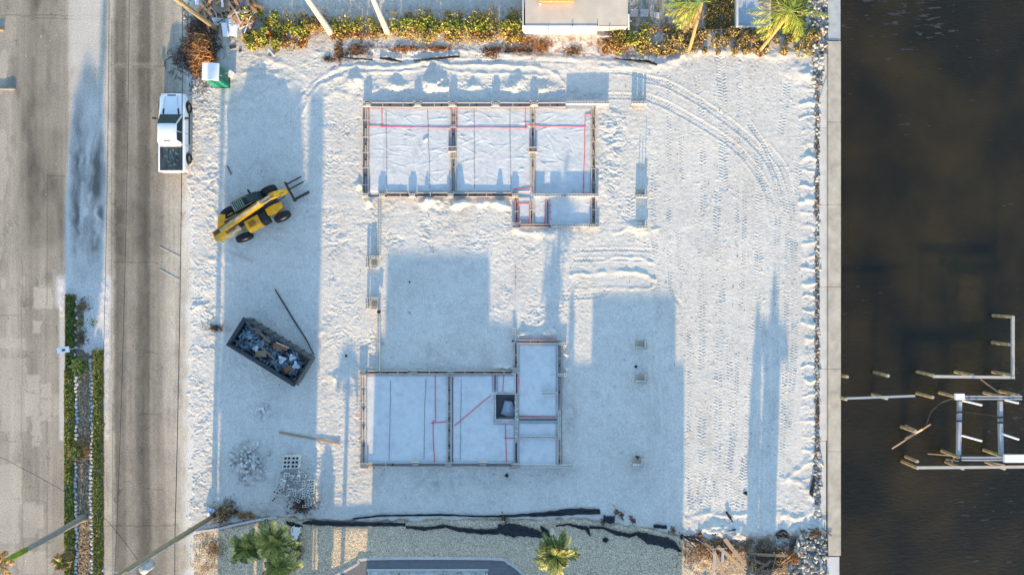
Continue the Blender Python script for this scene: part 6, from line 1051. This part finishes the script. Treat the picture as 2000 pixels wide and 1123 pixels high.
# ---------------------------------------------------------------- riprap and rocks along the wall
def rocks(n, fn, s, lb, grp, indiv=True, zb=.08):
    for k in range(n): x, y = fn(); q = random.uniform(*s); put(random.choice(ROCKS), 'riprap_rock', G(x, y) + Vector((0, 0, zb + random.uniform(-.03, .16))), (random.uniform(0, 6), random.uniform(0, 6), random.uniform(0, 6)), (q * 1.25, q, q * .9), None, ('large ' if q > (s[0] + s[1]) / 2 else 'smaller ') + lb + (', towards its top end' if y < (60 if grp.find('upper') > 0 else 1080) else ', towards its bottom end') + ('' if x < (1595 if grp.find('upper') > 0 else 1585) else ', near the cap'), 'rock', grp)
def rstuff(n, fn, s, lb, zb=.03):
    mb = MB()
    for k in range(n):
        x, y = fn(); q = random.uniform(*s); src = rock_me(random.randint(0, 9)); M = Matrix.Rotation(random.uniform(0, 6), 3, rv()); p = G(x, y) + Vector((0, 0, zb + random.uniform(0, .06))); mb.add([M @ (Vector(v) * q * 1.2) + p for v in src.v], src.f)
    tag(mb.build('small_rocks', mat('limestone_small', (.54, .49, .4), (.14, .14, .14), 2.2, .9, ramp=(.42, .58), detail=1)), lb, 'rocks', kind='stuff')
rocks(90, lambda: (random.uniform(1576, 1614), random.uniform(-20, 100)), (.2, .38), 'limestone rock in the upper riprap', 'rocks of the upper riprap'); rstuff(1000, lambda: (random.uniform(1574, 1614), random.uniform(-40, 104)), (.14, .26), 'small limestone rocks filling the upper riprap', .0)
def lowr():
    while True:
        x = random.uniform(1538, 1612); y = random.uniform(1022, 1150)
        if y > 1150 - (x - 1525) * 3.0 + 0 and y > np.interp(x, [1540, 1560, 1575, 1612], [1080, 1022, 1040, 1046]): return x, y
rocks(170, lowr, (.2, .36), 'limestone rock in the lower riprap', 'rocks of the lower riprap', zb=.12); rstuff(1500, lowr, (.14, .24), 'small limestone rocks filling the lower riprap', .03)
rstuff(420, lambda: (1596.5 + random.gauss(0, 1.8), random.uniform(104, 900)), (.10, .26), 'ragged line of small stones between sand and ledge', .0); rstuff(120, lambda: (1596 + random.gauss(0, 4), random.uniform(104, 170)), (.15, .4), 'cluster of stones below the upper riprap', .02); rstuff(120, lambda: (1596 + random.gauss(0, 4), random.uniform(880, 1010)), (.12, .3), 'stones at the lower end of the ledge', .02)
# ---------------------------------------------------------------- lower right timber
for (a, b, w, m, lb) in [((1415, 1052), (1456, 1104), .3, m_wood, 'broad pale plank slanting down, topmost in the lower right pile'), ((1402, 1066), (1452, 1112), .26, m_wood, 'second slanting plank parallel to the topmost one'), ((1390, 1066), (1418, 1130), .24, m_wood, 'steep plank running off the bottom edge'), ((1376, 1060), (1396, 1076), .2, m_wood, 'short pale plank at the upper left of the lower pile'), ((1394, 1072), (1397, 1110), .2, m_formw, 'upright pale plank left of the steep one'), ((1412, 1072), (1411, 1098), .2, m_conc2, 'short white board between the slanting planks'), ((1392, 1115), (1446, 1118), .16, m_wood, 'thin horizontal plank along the bottom'),
                         ((1462, 1082), (1538, 1085), .2, m_wood2, 'dark horizontal beam at the upper side of the brown heap'), ((1460, 1090), (1500, 1104), .18, m_wood2, 'dark plank slanting right in the brown heap'), ((1474, 1118), (1506, 1094), .18, m_wood2, 'dark plank crossing the slanting one'), ((1462, 1106), (1460, 1128), .22, m_wood2, 'short dark upright plank near the bottom edge'), ((1512, 1112), (1538, 1116), .2, m_wood, 'pale short beam at the foot of the riprap'), ((1520, 1104), (1552, 1080), .12, m_orange, 'orange split branch against the riprap'), ((1496, 1128), (1540, 1122), .16, m_wood2, 'dark beam on the bottom edge below the heap'), ((1605, 1030), (1624, 1046), .07, m_rust, 'dark stick poking over the sea wall cap')]:
    tag(piece('plank', m, G(*a, .25), G(*b, .35), w, .07), lb, 'plank')
boards(14, (1370, 1060, 1470, 1120), (.4, 1.2), .15, (130, 60, 160, 100), [m_wood, m_form, m_conc2], 'splinter of wood scattered round the lower right planks', 'splinter', 'splinters in the lower right pile', (.03, .08), .2, .6, 'splinter'); boards(18, (1455, 1075, 1545, 1125), (.4, 1.3), .2, (20, 160, 60, 100), [m_wood2, m_steel, m_wood2], 'dark stick in the brown heap by the riprap', 'stick', 'sticks in the brown heap', (.03, .08), .3, .6, 'stick'); boards(12, (1340, 1050, 1400, 1075), (.3, .8), .08, (150, 145), [m_formw, m_wood], 'pale sliver along the sunny debris line', 'splinter', 'slivers along the debris line', (.02, .05), .1, .2, 'splinter')
# ---------------------------------------------------------------- wrecked dock and boat lift in the canal
def piling(lb, tx, ty, h=1.0, r=.115, lean=(0, 0), m=None):
    p = G(tx, ty, h); t = MB(); t.tube([(p.x + lean[0], p.y + lean[1], WZ - .8), (p.x, p.y, h - .04)], [r * 1.05, r], 12); o = t.build('piling', m or m_piling); tag(o, lb, 'piling', 'wooden pilings of the wrecked dock'); c = MB(); c.cyl((p.x, p.y, h - .04), (p.x, p.y, h), r * .98, 12); c.build('cap', m_dockw, o)
for (x, y, h, lb) in [(1655, 736, .6, 'short piling closest to the sea wall in the upper row'), (1735, 734, 1, 'lone piling with pale top, second in the upper row'), (1823, 733, 1, 'piling under the left end of the upper dock beam'), (1900, 733, 1, 'piling under the middle of the upper dock beam'), (1976, 733, 1, 'piling under the corner of the upper dock beam'), (1977, 619, 1, 'piling at the top end of the vertical dock beam'), (1972, 673, .8, 'greenish piling halfway along the vertical dock beam'), (1653, 780, 1, 'piling at the sea wall end of the single long plank'), (1732, 778, 1, 'piling under the middle of the single long plank'), (1822, 776, 1, 'free standing piling right of the single long plank'), (1788, 843, .8, 'broken piling beside the crossed driftwood'), (1792, 914, 1, 'piling at the left end of the lowest beam'), (1792, 901, .5, 'stub piling above the left end of the lowest beam'), (1881, 915, 1, 'piling under the middle of the lowest beam'), (1962, 915, 1, 'piling under the right part of the lowest beam'), (1868, 775, 1, 'piling beneath the white lift head'), (1958, 775, 1, 'piling at the second lift beam'), (1990, 772, 1, 'piling at the right end of the lift track'), (1873, 893, 1, 'splintered piling at the lower end of the first lift beam'), (1958, 891, 1, 'piling at the lower end of the second lift beam')]: piling(lb, x, y, h, lean=(-.05, .03))
def beam(lb, a, b, h, w, t, m, name='dock_beam', cat='beam', grp=None): return tag(piece(name, m, G(*a, h), G(*b, h), w, t), lb, cat, grp)
beam('pale upper dock beam running towards the corner', (1822, 735), (1981, 737), 1.1, .2, .16, m_dockw); beam('pale vertical dock beam at the right of the frame', (1978, 617), (1978, 733), 1.1, .19, .16, m_dockw); beam('single grey plank from the sea wall out over the water', (1652, 778), (1787, 773), 1.1, .15, .1, m_galv); beam('left steel rail of the upper boat lift track', (1880, 774), (1995, 774), 1.1, .1, .16, m_galv); beam('lower steel rail of the upper boat lift track', (1880, 779), (1995, 779), 1.1, .1, .16, m_galv)
beam('long lowest dock beam running off the right edge', (1790, 913), (2030, 911), 1.1, .19, .16, m_dockw); beam('upper steel rail of the lower boat lift track', (1878, 893), (2030, 893), 1.1, .1, .16, m_galv); beam('lower steel rail of the lower boat lift track', (1878, 898), (2030, 898), 1.1, .1, .16, m_galv); beam('left cross beam of the boat lift', (1874, 783), (1872, 888), .8, .26, .25, m_galv, 'lift_beam'); beam('right cross beam of the boat lift', (1953, 783), (1955, 888), .8, .26, .25, m_galv, 'lift_beam')
for (a, b, lb) in [((1880, 782), (1918, 791), 'white boat guide post at the upper left of the lift'), ((1963, 781), (1989, 787), 'white boat guide post at the upper right of the lift'), ((1878, 850), (1918, 861), 'white boat guide post at the lower left of the lift'), ((1957, 847), (1990, 858), 'white boat guide post at the lower right of the lift')]: mb = MB(); A = G(*a, .9); B = G(*b, 1.9); mb.tube([A, B], [.07, .07], 8); tag(mb.build('guide_post', m_white), lb, 'guide post')
for (x0, y0, x1, y1, lb) in [(1866, 769, 1884, 781, 'white boxy lift motor housing at the upper left lift corner'), (1962, 888, 2012, 903, 'pale platform at the lower right lift corner')]: mb = MB(); A = G(x0, y1, 1.35); B = G(x1, y0, 1.35); mb.box(((A.x + B.x) / 2, (A.y + B.y) / 2, 1.28), (B.x - A.x, B.y - A.y, .2)); tag(mb.build('lift_box', m_white), lb, 'lift box')
for x, y, lb in [(1874, 822, 'black cable wrap on the left lift beam'), (1954, 825, 'black cable wrap on the right lift beam'), (1874, 805, 'upper dark strap on the left lift beam'), (1954, 815, 'upper dark strap on the right lift beam')]: beam(lb, (x - 7, y), (x + 7, y + .5), .98, .12, .08, m_trim, 'strap', 'strap')
wire('black cable strung between the two lift beams', [G(1874, 803, .9), G(1912, 808, .6), G(1955, 813, .9)], .018, .1, 'cable'); wire('loose grey hose hanging in an arc from the lift head', [G(1866, 776, 1.2), G(1838, 786, .4), G(1818, 804, -.6), G(1809, 829, -1.0)], .03, 0, 'hose')
for (a, b, w, lb, m) in [((1742, 876), (1818, 828), .09, 'long split driftwood plank crossing the broken piling', m_wood), ((1768, 857), (1802, 838), .14, 'upper half of the split driftwood plank', m_wood), ((1768, 830), (1790, 840), .1, 'short splinter beside the broken piling', m_wood), ((1915, 740), (1955, 770), .09, 'thin board slanting between the dock beam and the lift', m_wood), ((1812, 886), (1862, 890), .05, 'thin curved lath left of the lower lift corner', m_wood), ((1856, 906), (1866, 890), .08, 'splintered board at the lower lift corner', m_wood), ((1848, 897), (1872, 900), .08, 'forked splinter at the lower lift corner', m_dockw), ((1930, 902), (1962, 908), .08, 'thin lath under the lower track', m_dockw)]: tag(piece('driftwood', m, G(*a, -.9), G(*b, .3), w, .06), lb, 'driftwood')
